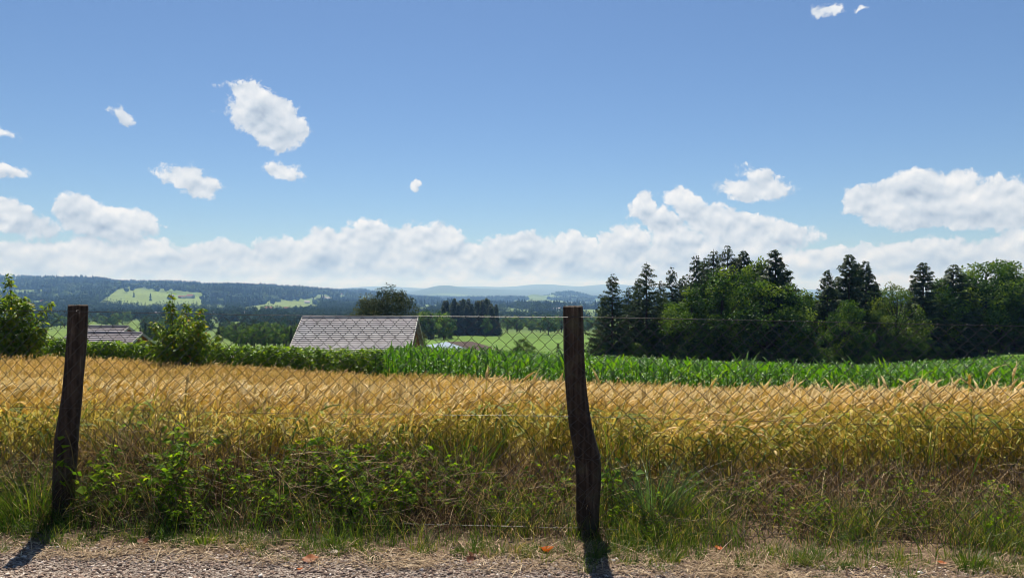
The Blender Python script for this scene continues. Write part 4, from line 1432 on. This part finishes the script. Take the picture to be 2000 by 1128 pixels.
# ------------------------------------------------------------------ trees
def broad_variant(h=14.0, cw=9.0, base=.12, clumps=60, leaves=9000, size=.34, lobes=None, seedshape=0):
    tm, cm = MB(), MB()
    top = h * .80
    p = np.array([(0, 0, -.5), (.05, .1, h * .2), (.1, -.1, h * .45), (0, .05, top)])
    v, f = tube(p, [h * .024, h * .019, h * .013, h * .004], 8, True); tm.add(v, f, .4)
    cz = h * (base + (1 - base) / 2); ch = h * (1 - base) / 2
    cen, rad = [], []
    while len(cen) < clumps:
        q = rng.normal(size=3); q /= np.linalg.norm(q)
        rr = rng.uniform(.35, 1.0) ** .6
        zz = q[2] * rr
        wprof = 1.0 if zz < 0 else (1 - .25 * zz)
        c = np.array([q[0] * rr * cw / 2 * wprof * (1 + .18 * math.sin(3 * math.atan2(q[1], q[0]) + seedshape)), q[1] * rr * cw / 2 * wprof, cz + zz * ch * rng.uniform(.9, 1.02)])
        cen.append(c); rad.append(rng.uniform(.09, .17) * cw * (1 - .35 * max(0, zz)))
    cen, rad = np.array(cen), np.array(rad)
    for c in cen[:26]:
        z0 = np.clip(c[2] * .55, h * .1, top * .95)
        b = np.array([np.interp(z0, p[:, 2], p[:, 0]), np.interp(z0, p[:, 2], p[:, 1]), z0])
        v, f = tube(np.array([b, b + (c - b) * .5 + [0, 0, .25], c]), [h * .008, h * .005, h * .002], 5, False); tm.add(v, f, .4)
    w = rad ** 2; w /= w.sum()
    k = rng.choice(len(cen), leaves, p=w)
    q = rng.normal(size=(leaves, 3)); q /= np.linalg.norm(q, axis=1, keepdims=True)
    q[:, 2] *= .8
    r = rad[k] * rng.beta(3.0, 1.0, leaves) * 1.1
    pos = cen[k] + q * r[:, None]
    d = q * .6 + rng.normal(size=(leaves, 3)) * .6; d[:, 2] -= .35
    R = frames(d, q + rng.normal(size=(leaves, 3)) * .45 + np.array([0, 0, .5]))
    ct = np.clip(.42 + .30 * rng.normal(size=len(cen)), .02, .98)
    scatter(cm, CARD_V, CARD_F, pos, R, rnd(size * .6, size * 1.3, leaves), np.clip(ct[k] + .14 * rng.normal(size=leaves), 0, 1))
    return tm, cm


def spruce_variant(h=16.0, cw=6.0, base=.04, per=1.0, size=.55, sparse=0.0, drop=.35, larch=False, shape=.85):
    tm, cm = MB(), MB()
    v, f = tube(np.array([(0, 0, -.5), (.03, .02, h * .5), (0, .03, h)]), [h * .016, h * .010, .015], 7, True); tm.add(v, f, .45)
    z = h * base
    pos, dirs, ups, sz, tn = [], [], [], [], []
    while z < h * .995:
        fz = (z / h - base) / (1 - base)
        Lm = cw / 2 * (1 - fz) ** shape * (1 if fz > .1 else .75 + 2.5 * fz)
        nb = 3
        a0 = rng.uniform(0, 6.28)
        for b in range(nb):
            if rng.random() < sparse: continue
            a = a0 + b * 6.28 / nb + rng.normal() * .35; zb = z + rng.uniform(-.4, .4) * h * .02
            L = Lm * rng.uniform(.50, 1.15) + .10
            rise = rng.uniform(-.30, .05) if fz < .7 else rng.uniform(.0, .5)
            if larch: rise = rng.uniform(-.2, .25)
            m = max(7, int(L / size * 3.4 * per))
            s = np.sort(rng.uniform(.06, 1.0, m) ** .8)
            up = .22 * s ** 2 * L
            c = np.stack([np.cos(a) * s * L, np.sin(a) * s * L, zb + rise * s * L + up - .12 * drop * s * L], 1)
            side = rng.choice([-1, 1], m) * rng.uniform(.2, 1.0, m)
            da = a + side * .75
            dd = np.stack([np.cos(da), np.sin(da), -drop * rng.uniform(.4, 1.8, m)], 1)
            pos.append(c); dirs.append(dd); ups.append(np.tile([0, 0, 1.0], (m, 1)) + rng.normal(size=(m, 3)) * .35)
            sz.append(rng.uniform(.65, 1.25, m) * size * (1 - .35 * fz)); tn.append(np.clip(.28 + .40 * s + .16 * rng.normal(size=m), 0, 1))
            if fz < .93:
                v, f = tube(np.array([(0, 0, zb), (np.cos(a) * L * .5, np.sin(a) * L * .5, zb + rise * .5 * L), (np.cos(a) * L * .92, np.sin(a) * L * .92, zb + rise * L * .92 + .16 * L)]), [.035, .022, .010], 3, False)
                tm.add(v, f, .35)
        z += h * rng.uniform(.008, .013) * (1.2 if larch else 1)
    pos = np.concatenate(pos); d = np.concatenate(dirs)
    R = frames(d, np.concatenate(ups)); s = np.concatenate(sz)
    w = .62 if larch else .95
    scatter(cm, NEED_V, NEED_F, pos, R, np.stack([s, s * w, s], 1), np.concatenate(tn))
    return tm, cm


def tree_data(t, mat, name): return t[0].data(name + '_trunk', M['bark']), t[1].data(name + '_crown', mat)


V = {
    'spruce': [tree_data(spruce_variant(16, 8.0, .03, 4.6, .66, .04, .6, False, .72), M['spruce'], 'spruce') for _ in range(4)],
    'larch': [tree_data(spruce_variant(16, 9.6, .05, 4.4, .58, .10, 1.1, True, .72), M['larch'], 'larch') for _ in range(4)],
    'beech': [tree_data(broad_variant(14, 9.5, .06, 74, 11500, .36, seedshape=k * 1.3), M['beech'], 'broadleaf') for k in range(5)],
    'bright': [tree_data(broad_variant(14, 10, .03, 60, 9500, .36, seedshape=k), M['bright'], 'broadleaf') for k in range(2)],
    'linden': [tree_data(broad_variant(11, 11, .08, 110, 21000, .30, seedshape=2.1), M['linden'], 'linden')],
    'sprucelow': [tree_data(spruce_variant(16, 6.2, .03, .7, 1.1, .05), M['spruce'], 'spruce') for _ in range(3)],
    'beechlow': [tree_data(broad_variant(14, 9.5, .05, 34, 1500, .85, seedshape=k), M['beech'], 'broadleaf') for k in range(4)],
}
H0 = {'spruce': 16, 'larch': 16, 'beech': 14, 'bright': 14, 'linden': 11, 'sprucelow': 16, 'beechlow': 14}
KNAME = {'spruce': 'spruce_tree', 'larch': 'larch_tree', 'beech': 'broadleaf_tree', 'bright': 'broadleaf_tree', 'linden': 'broadleaf_tree', 'sprucelow': 'spruce_tree', 'beechlow': 'broadleaf_tree'}
KCAT = {'spruce_tree': 'spruce', 'larch_tree': 'larch', 'broadleaf_tree': 'tree', 'shrub': 'shrub'}


def tree(kind, px, D, toprow=None, h=None, wide=1.0, label='', group=None, v=None, name=None):
    x, y, z = at(px, D)
    if h is None: h = CAMZ - (toprow - HY) / F * D - z
    d = V[kind][int(rng.integers(0, len(V[kind]))) if v is None else v % len(V[kind])]
    nm = name or KNAME[kind]
    r = empty(nm, (x, y, z), rng.uniform(0, 6.28))
    s = h / H0[kind]
    r.scale = (s * wide, s * wide, s)
    tag(r, label, KCAT.get(nm, 'tree'), group)
    link('trunk', d[0], r); link('crown', d[1], r)
    return r


GW = 'trees of the wood beyond the maize field'
WOOD = [   # kind, column, distance, top row, width, label
    ('larch', 1196, 88, 534, 1.0, 'first thin larch at the open end of the wood next to the kinked post'),
    ('larch', 1228, 92, 558, .9, 'shorter ragged larch between the first larch and the pointed one'),
    ('larch', 1263, 90, 511, 1.0, 'pointed larch standing clear against the clouds'),
    ('larch', 1290, 98, 548, .8, 'short thin larch behind the pointed one'),
    ('larch', 1312, 95, 521, .85, 'slim sparse larch just before the wood gets dense'),
    ('larch', 1359, 90, 495, .85, 'tall narrow larch at the open flank of the dense group'),
    ('larch', 1394, 93, 486, 1.05, 'full larch near the highest point of the wood'),
    ('larch', 1421, 95, 479, 1.05, 'highest larch of the whole wood'),
    ('spruce', 1452, 94, 488, .9, 'dark spruce directly beside the highest larch'),
    ('beech', 1410, 88, 522, 1.1, 'dense broad tree below the highest larches'),
    ('beech', 1475, 90, 496, .72, 'narrow leafy tree crown between the dark spruce and the ragged dark tree'),
    ('spruce', 1514, 88, 488, 1.2, 'ragged dark tree on the gap side of the tall group'),
    ('beech', 1500, 86, 535, 1.1, 'rounded tree in front of the ragged dark one'),
    ('beech', 1546, 90, 552, .85, 'lower tree leaning into the gap in the wood'),
    ('beech', 1350, 87, 562, 1.0, 'leafy tree below the tall narrow larch'),
    ('spruce', 1616, 90, 527, .9, 'single small spruce next to the gap in the wood'),
    ('spruce', 1658, 92, 495, .95, 'tallest spruce of the pair past the gap'),
    ('spruce', 1691, 95, 509, .9, 'slightly lower spruce of the pair past the gap'),
    ('beech', 1650, 86, 585, .85, 'dark leafy tree at the feet of the spruce pair'),
    ('bright', 1752, 92, 545, .85, 'lighter green round tree with bright leaves'),
    ('spruce', 1803, 97, 511, 1.05, 'regular pointed spruce behind the light green tree'),
    ('spruce', 1862, 100, 516, 1.35, 'broad drooping spruce between the pointed one and the big leafy crown'),
    ('beech', 1925, 104, 499, 1.0, 'big dark leafy crown rising past the broad spruce'),
    ('beech', 1978, 106, 508, 1.0, 'last dark leafy tree cut by the picture edge'),
    ('beech', 2040, 108, 500, 1.0, 'leafy tree standing beyond the last dark one'),
    ('beech', 1590, 95, 563, .9, 'low leafy tree filling the gap in the wood'),
    ('bright', 1720, 90, 590, .7, 'small light green tree squeezed beside the spruce pair'),
    ('beech', 1268, 90, 618, .75, 'low dense tree under the pointed larch'),
    ('beech', 1312, 90, 588, .9, 'dense leafy tree under the slim sparse larch'),
    ('beech', 1225, 92, 655, .7, 'low leafy tree at the foot of the first larch'),
]
WOOD += [
    ('spruce', 1438, 98, 502, .9, 'dark spruce half hidden behind the highest larch'),
    ('larch', 1376, 96, 503, .9, 'larch wedged between the tall narrow one and the full one'),
    ('spruce', 1483, 97, 510, .9, 'dark spruce behind the narrow leafy crown'),
    ('larch', 1533, 94, 520, .9, 'drooping larch on the outer flank of the ragged dark tree'),
    ('spruce', 1674, 98, 512, .9, 'spruce standing between the two of the tall pair'),
    ('spruce', 1637, 96, 540, .9, 'lower spruce between the single small one and the tall pair'),
    ('spruce', 1708, 98, 548, .9, 'lower spruce just past the tall pair'),
    ('spruce', 1786, 100, 545, .9, 'lower spruce leaning against the regular pointed one'),
    ('beech', 1835, 100, 542, .9, 'leafy tree between the pointed spruce and the broad one'),
    ('beech', 1893, 104, 530, .9, 'leafy tree between the broad spruce and the big leafy crown'),
    ('beech', 1572, 96, 560, .9, 'leafy tree closing the gap beside the rounded tree'),
    ('larch', 1180, 96, 575, .8, 'outermost low larch of the wood over the kinked post'),
    ('larch', 1246, 97, 540, .9, 'thin larch between the shorter ragged one and the pointed one'),
    ('larch', 1334, 94, 538, .9, 'larch between the slim sparse one and the tall narrow one'),
    ('bright', 1955, 103, 560, .8, 'brighter leafy tree under the big dark crown'),
]
for k, (kd, px, D, row, wd, lb) in enumerate(WOOD):
    tree(kd, px, D, row, None, wd * (1.15 if kd in ('spruce', 'larch') else 1.05), lb, GW, k)
for k in range(46):      # the dark depth of the wood behind its front row
    px = 1275 + 790 * (k + rng.random()) / 46
    D = rng.uniform(100, 128)
    top = np.interp(px, [1270, 1350, 1500, 1560, 1600, 1680, 1750, 1850, 2060], [610, 545, 520, 585, 575, 535, 570, 545, 525]) + rng.uniform(0, 35)
    kd = 'beech' if rng.random() < .6 else 'spruce'
    tree(kd, px, D, top, None, rng.uniform(.9, 1.2), 'leafy tree deep inside the dark wood behind its front row' if kd == 'beech' else 'spruce deep inside the dark wood behind its front row', GW)
GS = 'bushes along the edge of the wood'
for k in range(40):
    px = 1185 + (1850 - 1185) * (k + rng.random() * .8) / 40
    D = np.interp(px, [1180, 1650, 1750, 1850, 2050], [88, 84, 88, 95, 100]) + rng.uniform(-1, 3)
    tree('beech', px, D, None, rng.uniform(1.8, 4.2), 1.25, 'dark bush at the foot of the wood bordering the maize', GS, name='shrub')
for k in range(14):
    px = 1850 + 200 * (k + rng.random()) / 14
    tree('beech', px, rng.uniform(106, 112), None, rng.uniform(2, 5), 1.2, 'dark bush under the wood on the mown slope', GS, name='shrub')

tree('linden', 757, 112, 560, None, .98, 'big round olive-green tree directly behind the barn roof', None)
tree('linden', 812, 104, 640, None, .7, 'lower olive-green bush at the gable corner of the barn', None, name='shrub')
tree('beech', 1022, 78, 660, None, 1.35, 'round dark bush at the far edge of the maize before the kinked post', None, name='shrub')
tree('beech', 958, 80, 677, None, 1.3, 'small dark bush beside the dark shed roof', None, name='shrub')
tree('beech', 905, 84, 679, None, 1.5, 'tiny bush touching the dark shed roof', None, name='shrub')
tree('sprucelow', 862, 100, 676, None, .9, 'tiny conifer behind the pale shed roof', None)
tree('larch', 1090, 79, 668, None, .8, 'thin sapling at the maize edge by the kinked post', None)

# trees down in the valley, one by one
GV = {'a': 'spruces of the dark stand above the green meadow', 'b': 'trees between the fruit tree and the barn', 'c': 'orchard trees across the green meadow', 'd': 'trees behind the barn gable', 'e': 'valley trees behind the wire mesh near the leaning post'}
for k in range(84):
    px = rng.uniform(864, 968) if k % 5 else rng.uniform(955, 970)
    D = rng.uniform(395, 470)
    tree('sprucelow', px, D, None, rng.uniform(15.5, 20.5) * (1 if px < 955 else .85), rng.uniform(1.0, 1.3), 'dark spruce in the dense stand above the green meadow', GV['a'])
tree('beechlow', 951, 385, None, 11, .8, 'single paler leafy tree before the dark spruce stand', None)
for k in range(26):
    px = rng.uniform(820, 880)
    tree('beechlow' if k % 3 else 'sprucelow', px, rng.uniform(300, 400), None, rng.uniform(8, 13), 1.1, 'dark tree in the belt behind the barn gable', GV['d'])
for k in range(84):
    px = rng.uniform(425, 592)
    D = rng.uniform(165, 330)
    kd = 'beechlow' if rng.random() < .7 else 'sprucelow'
    top = rng.uniform(626, 644) if D > 230 else rng.uniform(636, 660)
    tree(kd, px, D, top, None, rng.uniform(1.0, 1.3), 'valley tree in the grove between the bushy fruit tree and the barn' if kd == 'beechlow' else 'spruce in the grove between the bushy fruit tree and the barn', GV['b'])
for (px, D, row) in ((492, 120, 655), (535, 118, 662), (560, 122, 664), (470, 125, 662)):
    tree('sprucelow', px, D, row, None, .9, 'small dark spruce just above the hedge before the barn', GV['b'])
for k in range(14):
    tree('beechlow' if k % 2 else 'sprucelow', rng.uniform(272, 312), rng.uniform(190, 260), rng.uniform(628, 645), None, 1.0, 'dark tree in the clump behind the low house', GV['e'])
for k in range(20):
    tree('beechlow', rng.uniform(90, 290), rng.uniform(560, 820), None, rng.uniform(8, 13), 1.1, 'tree at the border of the pale valley meadow', GV['e'])
for r_, (D, x0, x1) in enumerate([(470, 985, 1150), (500, 1000, 1170), (535, 1040, 1175), (575, 1035, 1175), (610, 980, 1175), (650, 965, 1175)]):
    n_ = 10 if r_ else 8
    for k in range(n_):
        px = x0 + (x1 - x0) * (k + .5 + .3 * rng.normal()) / n_
        tree('beechlow', px, D + rng.uniform(-6, 6), None, rng.uniform(6.5, 10.5), 1.25, 'rounded fruit tree in the orchard across the green meadow', GV['c'])
tree('beechlow', 1071, 425, None, 11.5, 1.15, 'round dark tree standing alone before the orchard', None)


def build_far_forest():
    """woods on the hills: far beyond counting"""
    mb = MB()
    P = []
    for (d0, d1, sp) in ((260, 700, 9.0), (700, 1500, 9.5), (1500, 2600, 10.5), (2600, 3800, 12.5), (3800, 5200, 16), (5200, 7200, 24)):
        for (u0, u1, kf) in ((-.74, .17, 1.0), (.17, .72, .22)):
            area = (u1 - u0) * (d1 ** 2 - d0 ** 2) / 2
            n = int(area / sp ** 2 * kf)
            D = np.sqrt(rng.uniform(d0 ** 2, d1 ** 2, n)); u = rnd(u0, u1, n)
            P.append(np.stack([u * D, D, np.full(n, sp)], 1))
    P = np.concatenate(P)
    z = ground(P[:, 0], P[:, 1])
    k = forested(P[:, 0], P[:, 1], z)
    # single trees and hedgerows out in the fields
    px, py = to_px(P[:, 0], P[:, 1], z)
    k |= (rng.random(len(P)) < .02) & (P[:, 1] < 4500) & (P[:, 1] > 700) & (~in_meadow(px, py) | (rng.random(len(P)) < .12))
    P, z, px = P[k], z[k], px[k]
    n = len(P)
    con = (fbm(P[:, 0] / 160, P[:, 1] / 160, 37) + .25 * rng.normal(size=n)) > .0
    sc = P[:, 2] / 9.5
    h = np.where(con, rng.uniform(15, 25, n), rng.uniform(10, 18, n)) * np.clip(sc, .95, 1.25) * np.interp(P[:, 1], [480, 900, 1500, 1800], [.5, .62, .75, 1])
    R = rotz(rnd(0, 6.28, n))
    cone = []
    for _ in range(4):
        v = []
        for (r0, z0) in ((.21, .05), (.16, .42), (.09, .72)):
            a = np.arange(6) * PI / 3 + rng.uniform(0, 1)
            v.append(np.stack([np.cos(a) * r0 * rnd(.75, 1.2, 6), np.sin(a) * r0 * rnd(.75, 1.2, 6), z0 + rnd(-.05, .03, 6)], 1))
            v.append(np.array([[rng.normal() * .01, 0, z0 + (.42 if z0 < .7 else .28)]]))
        v = np.concatenate(v)
        f = np.concatenate([np.stack([7 * q + np.arange(6), 7 * q + (np.arange(6) + 1) % 6, np.full(6, 7 * q + 6)], 1) for q in range(3)])
        cone.append((v, f))
    tint = np.clip(.42 + .2 * rng.normal(size=n) + .5 * fbm(P[:, 0] / 140, P[:, 1] / 140, 12), 0, 1)
    pos = np.stack([P[:, 0], P[:, 1], z - .3], 1)
    near = P[:, 1] < 2000
    for q in range(4):
        s_ = con & (np.arange(n) % 4 == q) & ~near
        scatter(mb, cone[q][0], [cone[q][1]], pos[s_], R[s_], np.stack([h[s_] * 1.05, h[s_] * 1.05, h[s_]], 1), np.clip(tint[s_] - .3, 0, 1))
        tv = ICO0 * (1 + .2 * rng.normal(size=(12, 1))) * .5; tv[:, 2] += .5
        s_ = ~con & (np.arange(n) % 4 == q) & ~near
        scatter(mb, tv, [ICO0F], pos[s_], R[s_], np.stack([h[s_] * .95, h[s_] * .95, h[s_]], 1), tint[s_])
        # nearer ones: clusters of sprays
        for c_ in (True, False):
            t = MB()
            m_ = 70
            if c_:
                zz = rng.beta(1, 1.5, m_) * .95; a = rnd(0, 6.28, m_); rr = .20 * (1 - zz) ** .9 * rng.uniform(.4, 1, m_)
                p_ = np.stack([np.cos(a) * rr, np.sin(a) * rr, zz + .05], 1); d = np.stack([np.cos(a), np.sin(a), np.full(m_, -.5)], 1); sz = .17 * (1 - .6 * zz)
                p_ = np.concatenate([p_, [[0, 0, .90]]]); d = np.concatenate([d, [[.1, 0, 1.0]]]); sz = np.append(sz, .12)
            else:
                q_ = rng.normal(size=(m_, 3)); q_ /= np.linalg.norm(q_, axis=1, keepdims=True)
                lump = 1 + .22 * np.sin(q_[:, 0] * 5 + q) * np.cos(q_[:, 2] * 4)
                p_ = q_ * .40 * (lump * rng.uniform(.6, 1, m_))[:, None] * [1, 1, 1.1] + [0, 0, .5]; d = q_ + rng.normal(size=q_.shape) * .8; sz = rnd(.16, .30, m_)
            scatter(t, CARD_V, CARD_F, p_, frames(d, d * 0 + [0, 0, 1.] + rng.normal(size=d.shape) * .5), sz * 1.15, rnd(-.16, .16, len(p_)))
            tv, tf, tt = t.arrays()
            s_ = (con == c_) & (np.arange(n) % 4 == q) & near
            scatter(mb, tv, tf, pos[s_], R[s_], h[s_], np.clip((tint[s_] - (.25 if c_ else 0))[:, None] + tt[None], 0, 1))
    M['farwood'] = leaf_mat('hill_woods', [(0.0, (0.014, 0.032, 0.014)), (.5, (0.036, 0.068, 0.022)), (1.0, (0.080, 0.125, 0.036))], .15, (1.1, 1.1, .6), .7, .01)
    tag(mb.build('distant_woods', M['farwood']), 'far wooded hills across the valley', 'woods', None, 'stuff')


build_far_forest()


# ------------------------------------------------------------------ buildings
def slab(a, b, c, d, th):
    """thick quad a-b-c-d (top face) -> verts, faces"""
    q = np.array([a, b, c, d], float)
    n = np.cross(q[1] - q[0], q[3] - q[0]); n /= np.linalg.norm(n)
    if n[2] < 0: n = -n
    v = np.concatenate([q, q - n * th])
    return v, np.array([[0, 1, 2, 3], [7, 6, 5, 4], [0, 4, 5, 1], [1, 5, 6, 2], [2, 6, 7, 3], [3, 7, 4, 0]])


def gable_house(name, loc, yaw, L, W, wall, rise, label, cat, group=None, over=.5, roofm='rooftile', wallm='wallwhite', gablem=None, courses=None, windows=0, base=3.0, chimney=False):
    """ridge along local x; parts: wall, gable, roof (courses as real steps), trim, window"""
    r = empty(name, loc, yaw)
    tag(r, label, cat, group)
    w = MB()
    v, f = box(-L / 2, L / 2, -W / 2, W / 2, -base, wall); w.add(v, f[[0, 2, 3, 4, 5]], .5)
    w.build('wall', M[wallm], r)
    for s in (-1, 1):
        g = MB()
        x = s * (L / 2 + .003)
        gv = np.array([(x, -W / 2, wall - .25), (x, W / 2, wall - .25), (x, W / 2, wall), (x, 0, wall + rise - .04), (x, -W / 2, wall)]); gv2 = gv.copy(); gv2[:, 0] -= s * .12
        g.add(np.concatenate([gv, gv2]), [np.array([(0, 1, 2, 3, 4), (9, 8, 7, 6, 5)]), np.array([(k, (k + 1) % 5, 5 + (k + 1) % 5, 5 + k) for k in range(5)])], .5)
        g.build('gable', M[gablem or wallm], r)
    sl = rise / (W / 2)
    for s in (-1, 1):
        m = MB()
        y1 = W / 2 + over; x1 = L / 2 + over
        n = courses or 1
        for k in range(n):
            t0, t1 = k / n, (k + 1) / n
            lift = .085 if n > 1 else 0
            a0, a1 = y1 * t0, y1 * t1
            z0, z1 = wall + rise - sl * a0 + .02, wall + rise - sl * a1 + lift * 1.0 + .02
            v, f = slab((-x1, s * a0, z0), (x1, s * a0, z0), (x1, s * a1, z1), (-x1, s * a1, z1), .10 if n > 1 else .16)
            m.add(v, f, .5 + (.07 * rng.normal() if n > 1 else 0))
        m.build('roof', M[roofm], r)
        for e in (-1, 1):
            t = MB()
            v, f = slab((e * (x1 + .004), 0, wall + rise + .10), (e * (x1 + .09), 0, wall + rise + .10), (e * (x1 + .09), s * (y1 + .05), wall + rise - sl * (y1 + .05) + .10), (e * (x1 + .004), s * (y1 + .05), wall + rise - sl * (y1 + .05) + .10), .26)
            t.add(v, f, .5); t.build('barge_board', M['barge'], r)
    c = MB()
    v, f = tube(np.array([(-L / 2 - over, 0, wall + rise + .08), (L / 2 + over, 0, wall + rise + .08)]), .13, 8, True); c.add(v, f, .55); c.build('ridge_cap', M[roofm], r)
    for k in range(windows):
        x = -L / 2 + L * (k + .5) / windows
        for s in (-1, 1):
            fr = MB(); v, f = box(x - .6, x + .6, s * (W / 2 + .003) - (.06 if s < 0 else 0), s * (W / 2 + .003) + (.06 if s > 0 else 0), wall * .35, wall * .8); fr.add(v, f, .9)
            o = fr.build('window', M['barge'], r)
            gl = MB(); v, f = box(x - .5, x + .5, s * (W / 2 + .065) - (.02 if s < 0 else 0), s * (W / 2 + .065) + (.02 if s > 0 else 0), wall * .39, wall * .76); gl.add(v, f, .5)
            gl.build('pane', M['glass'], o)
    if chimney:
        ch = MB(); v, f = box(L * .18, L * .18 + .7, -.9, -.2, wall + rise * .5, wall + rise + .9); ch.add(v, f, .4); ch.build('chimney', M['wallwhite'], r)
    return r


def build_buildings():
    # barn: broad roof of pale grey tiles, red-brown boarded gable
    D = 95.0
    x = (703 - 1000) / F * D
    ridge = CAMZ - (620 - HY) / F * D
    rise, W, wall = 4.4, 13.0, 2.3
    gable_house('barn', (x, D, ridge - rise - wall), math.radians(-1.5), 13.4, W, wall, rise, 'barn with a broad pale grey tiled roof and red-brown boarded gable behind the hedge', 'barn', None, .55, 'rooftile', 'wallwood', 'wallwood', 21)
    # low house by the leaning post: roof with a cross gable, and a lower roof in front
    D = 92.0
    x = (203 - 1000) / F * D
    ridge = CAMZ - (638 - HY) / F * D
    gable_house('house', (x, D, ridge - 2.0 - 2.4), math.radians(-13), 6.2, 7.0, 2.4, 2.0, 'low house under brownish-grey tiled roofs behind the leaning post', 'house', None, .4, 'roofbrown', 'wallwood', 'wallwood', 12)
    x2 = (228 - 1000) / F * 87.0
    ridge2 = CAMZ - (650 - HY) / F * 87.0
    gable_house('outbuilding', (x2, 86.6, ridge2 - 1.5 - 2.0), math.radians(-13), 6.6, 5.4, 2.0, 1.5, 'low outbuilding with a grey tiled roof right in front of the low house', 'outbuilding', None, .3, 'roofbrown', 'wallwood', 'wallwood', 9)
    # shed: one slope of pale sheet metal, the other dark
    A = np.array(at(872, 96, 667)); B = np.array(at(926, 82, 685)); B[2] = A[2]
    d = B - A; Ls = np.linalg.norm(d[:2]); yaw = math.atan2(d[1], d[0])
    c = (A + B) / 2
    r = empty('shed', (c[0], c[1], c[2] - 2.6), yaw)
    tag(r, 'flat shed with one pale metal roof slope in reflected sky blue and one dark slope beyond the maize', 'shed')
    w = MB(); v, f = box(-Ls / 2 + .2, Ls / 2 - .2, -2.4, 3.2, -1.5, 2.05); w.add(v, f[[0, 2, 3, 4, 5]], .5); w.build('wall', M['wallwood'], r)
    for (y1, z1, mt, nm) in ((-2.7, 2.2, 'sheet', 'pale metal slope in reflected sky blue'), (3.4, 2.56, 'roofdark', 'dark brown slope')):
        m = MB(); v, f = slab((-Ls / 2, 0, 2.6), (Ls / 2, 0, 2.6), (Ls / 2, y1, z1), (-Ls / 2, y1, z1), .12); m.add(v, f, .5)
        o = m.build('roof', M[mt], r); o['label'] = nm
    # farms and houses across the valley
    G = 'distant farmhouses across the valley'
    FAR = [(358, 2300, 12, 'white'), (372, 2330, 20, 'white'), (352, 2310, 10, 'wood'), (336, 2320, 10, 'wood'), (308, 3350, 22, 'wood'), (292, 3400, 14, 'white'), (240, 1330, 14, 'white'), (300, 900, 12, 'white'),
           (473, 1100, 12, 'wood'), (447, 1150, 14, 'white'), (375, 1180, 12, 'white'), (410, 1240, 16, 'white'), (600, 2450, 16, 'white'), (640, 2950, 18, 'white'), (632, 3000, 14, 'white'), (558, 3100, 14, 'white'), (565, 3120, 16, 'white'),
           (585, 3150, 18, 'wood'), (665, 3500, 14, 'white'), (690, 3500, 16, 'white'), (862, 2600, 18, 'wood'), (880, 2650, 14, 'white'), (1075, 1700, 14, 'white'), (1090, 1720, 12, 'white'), 
           (935, 2900, 16, 'white'), (1012, 3300, 18, 'white'), (1120, 2900, 16, 'white'), (75, 2250, 16, 'white'), (100, 2100, 18, 'white'), (86, 1900, 14, 'wood'), (525, 1700, 14, 'white'), (560, 1650, 14, 'white')]
    for (px, D, L, w_) in FAR:
        x, y, z = at(px, D)
        W = L * .7
        white = w_ == 'white'
        gable_house('farmhouse', (x, y, z + 2.5), rng.uniform(-.5, .5), L, W, W * .42, W * .3, 'tiny white-walled farmhouse among trees far across the valley' if white else 'tiny dark-walled farmhouse among trees far across the valley', 'farmhouse', G, .8,
                    'roofred' if D > 1500 and rng.random() < .55 else 'rooftile', 'wallwhite' if white else 'wallwood', None, None, 3 if D < 1000 else 0, 5.0)


M['roofbrown'] = tint_mat('brown_grey_tiles', [(0.0, (0.13, 0.112, 0.115)), (0.5, (0.24, 0.21, 0.215)), (1.0, (0.36, 0.325, 0.33))], .75, .3, 1.3, .15)
build_buildings()
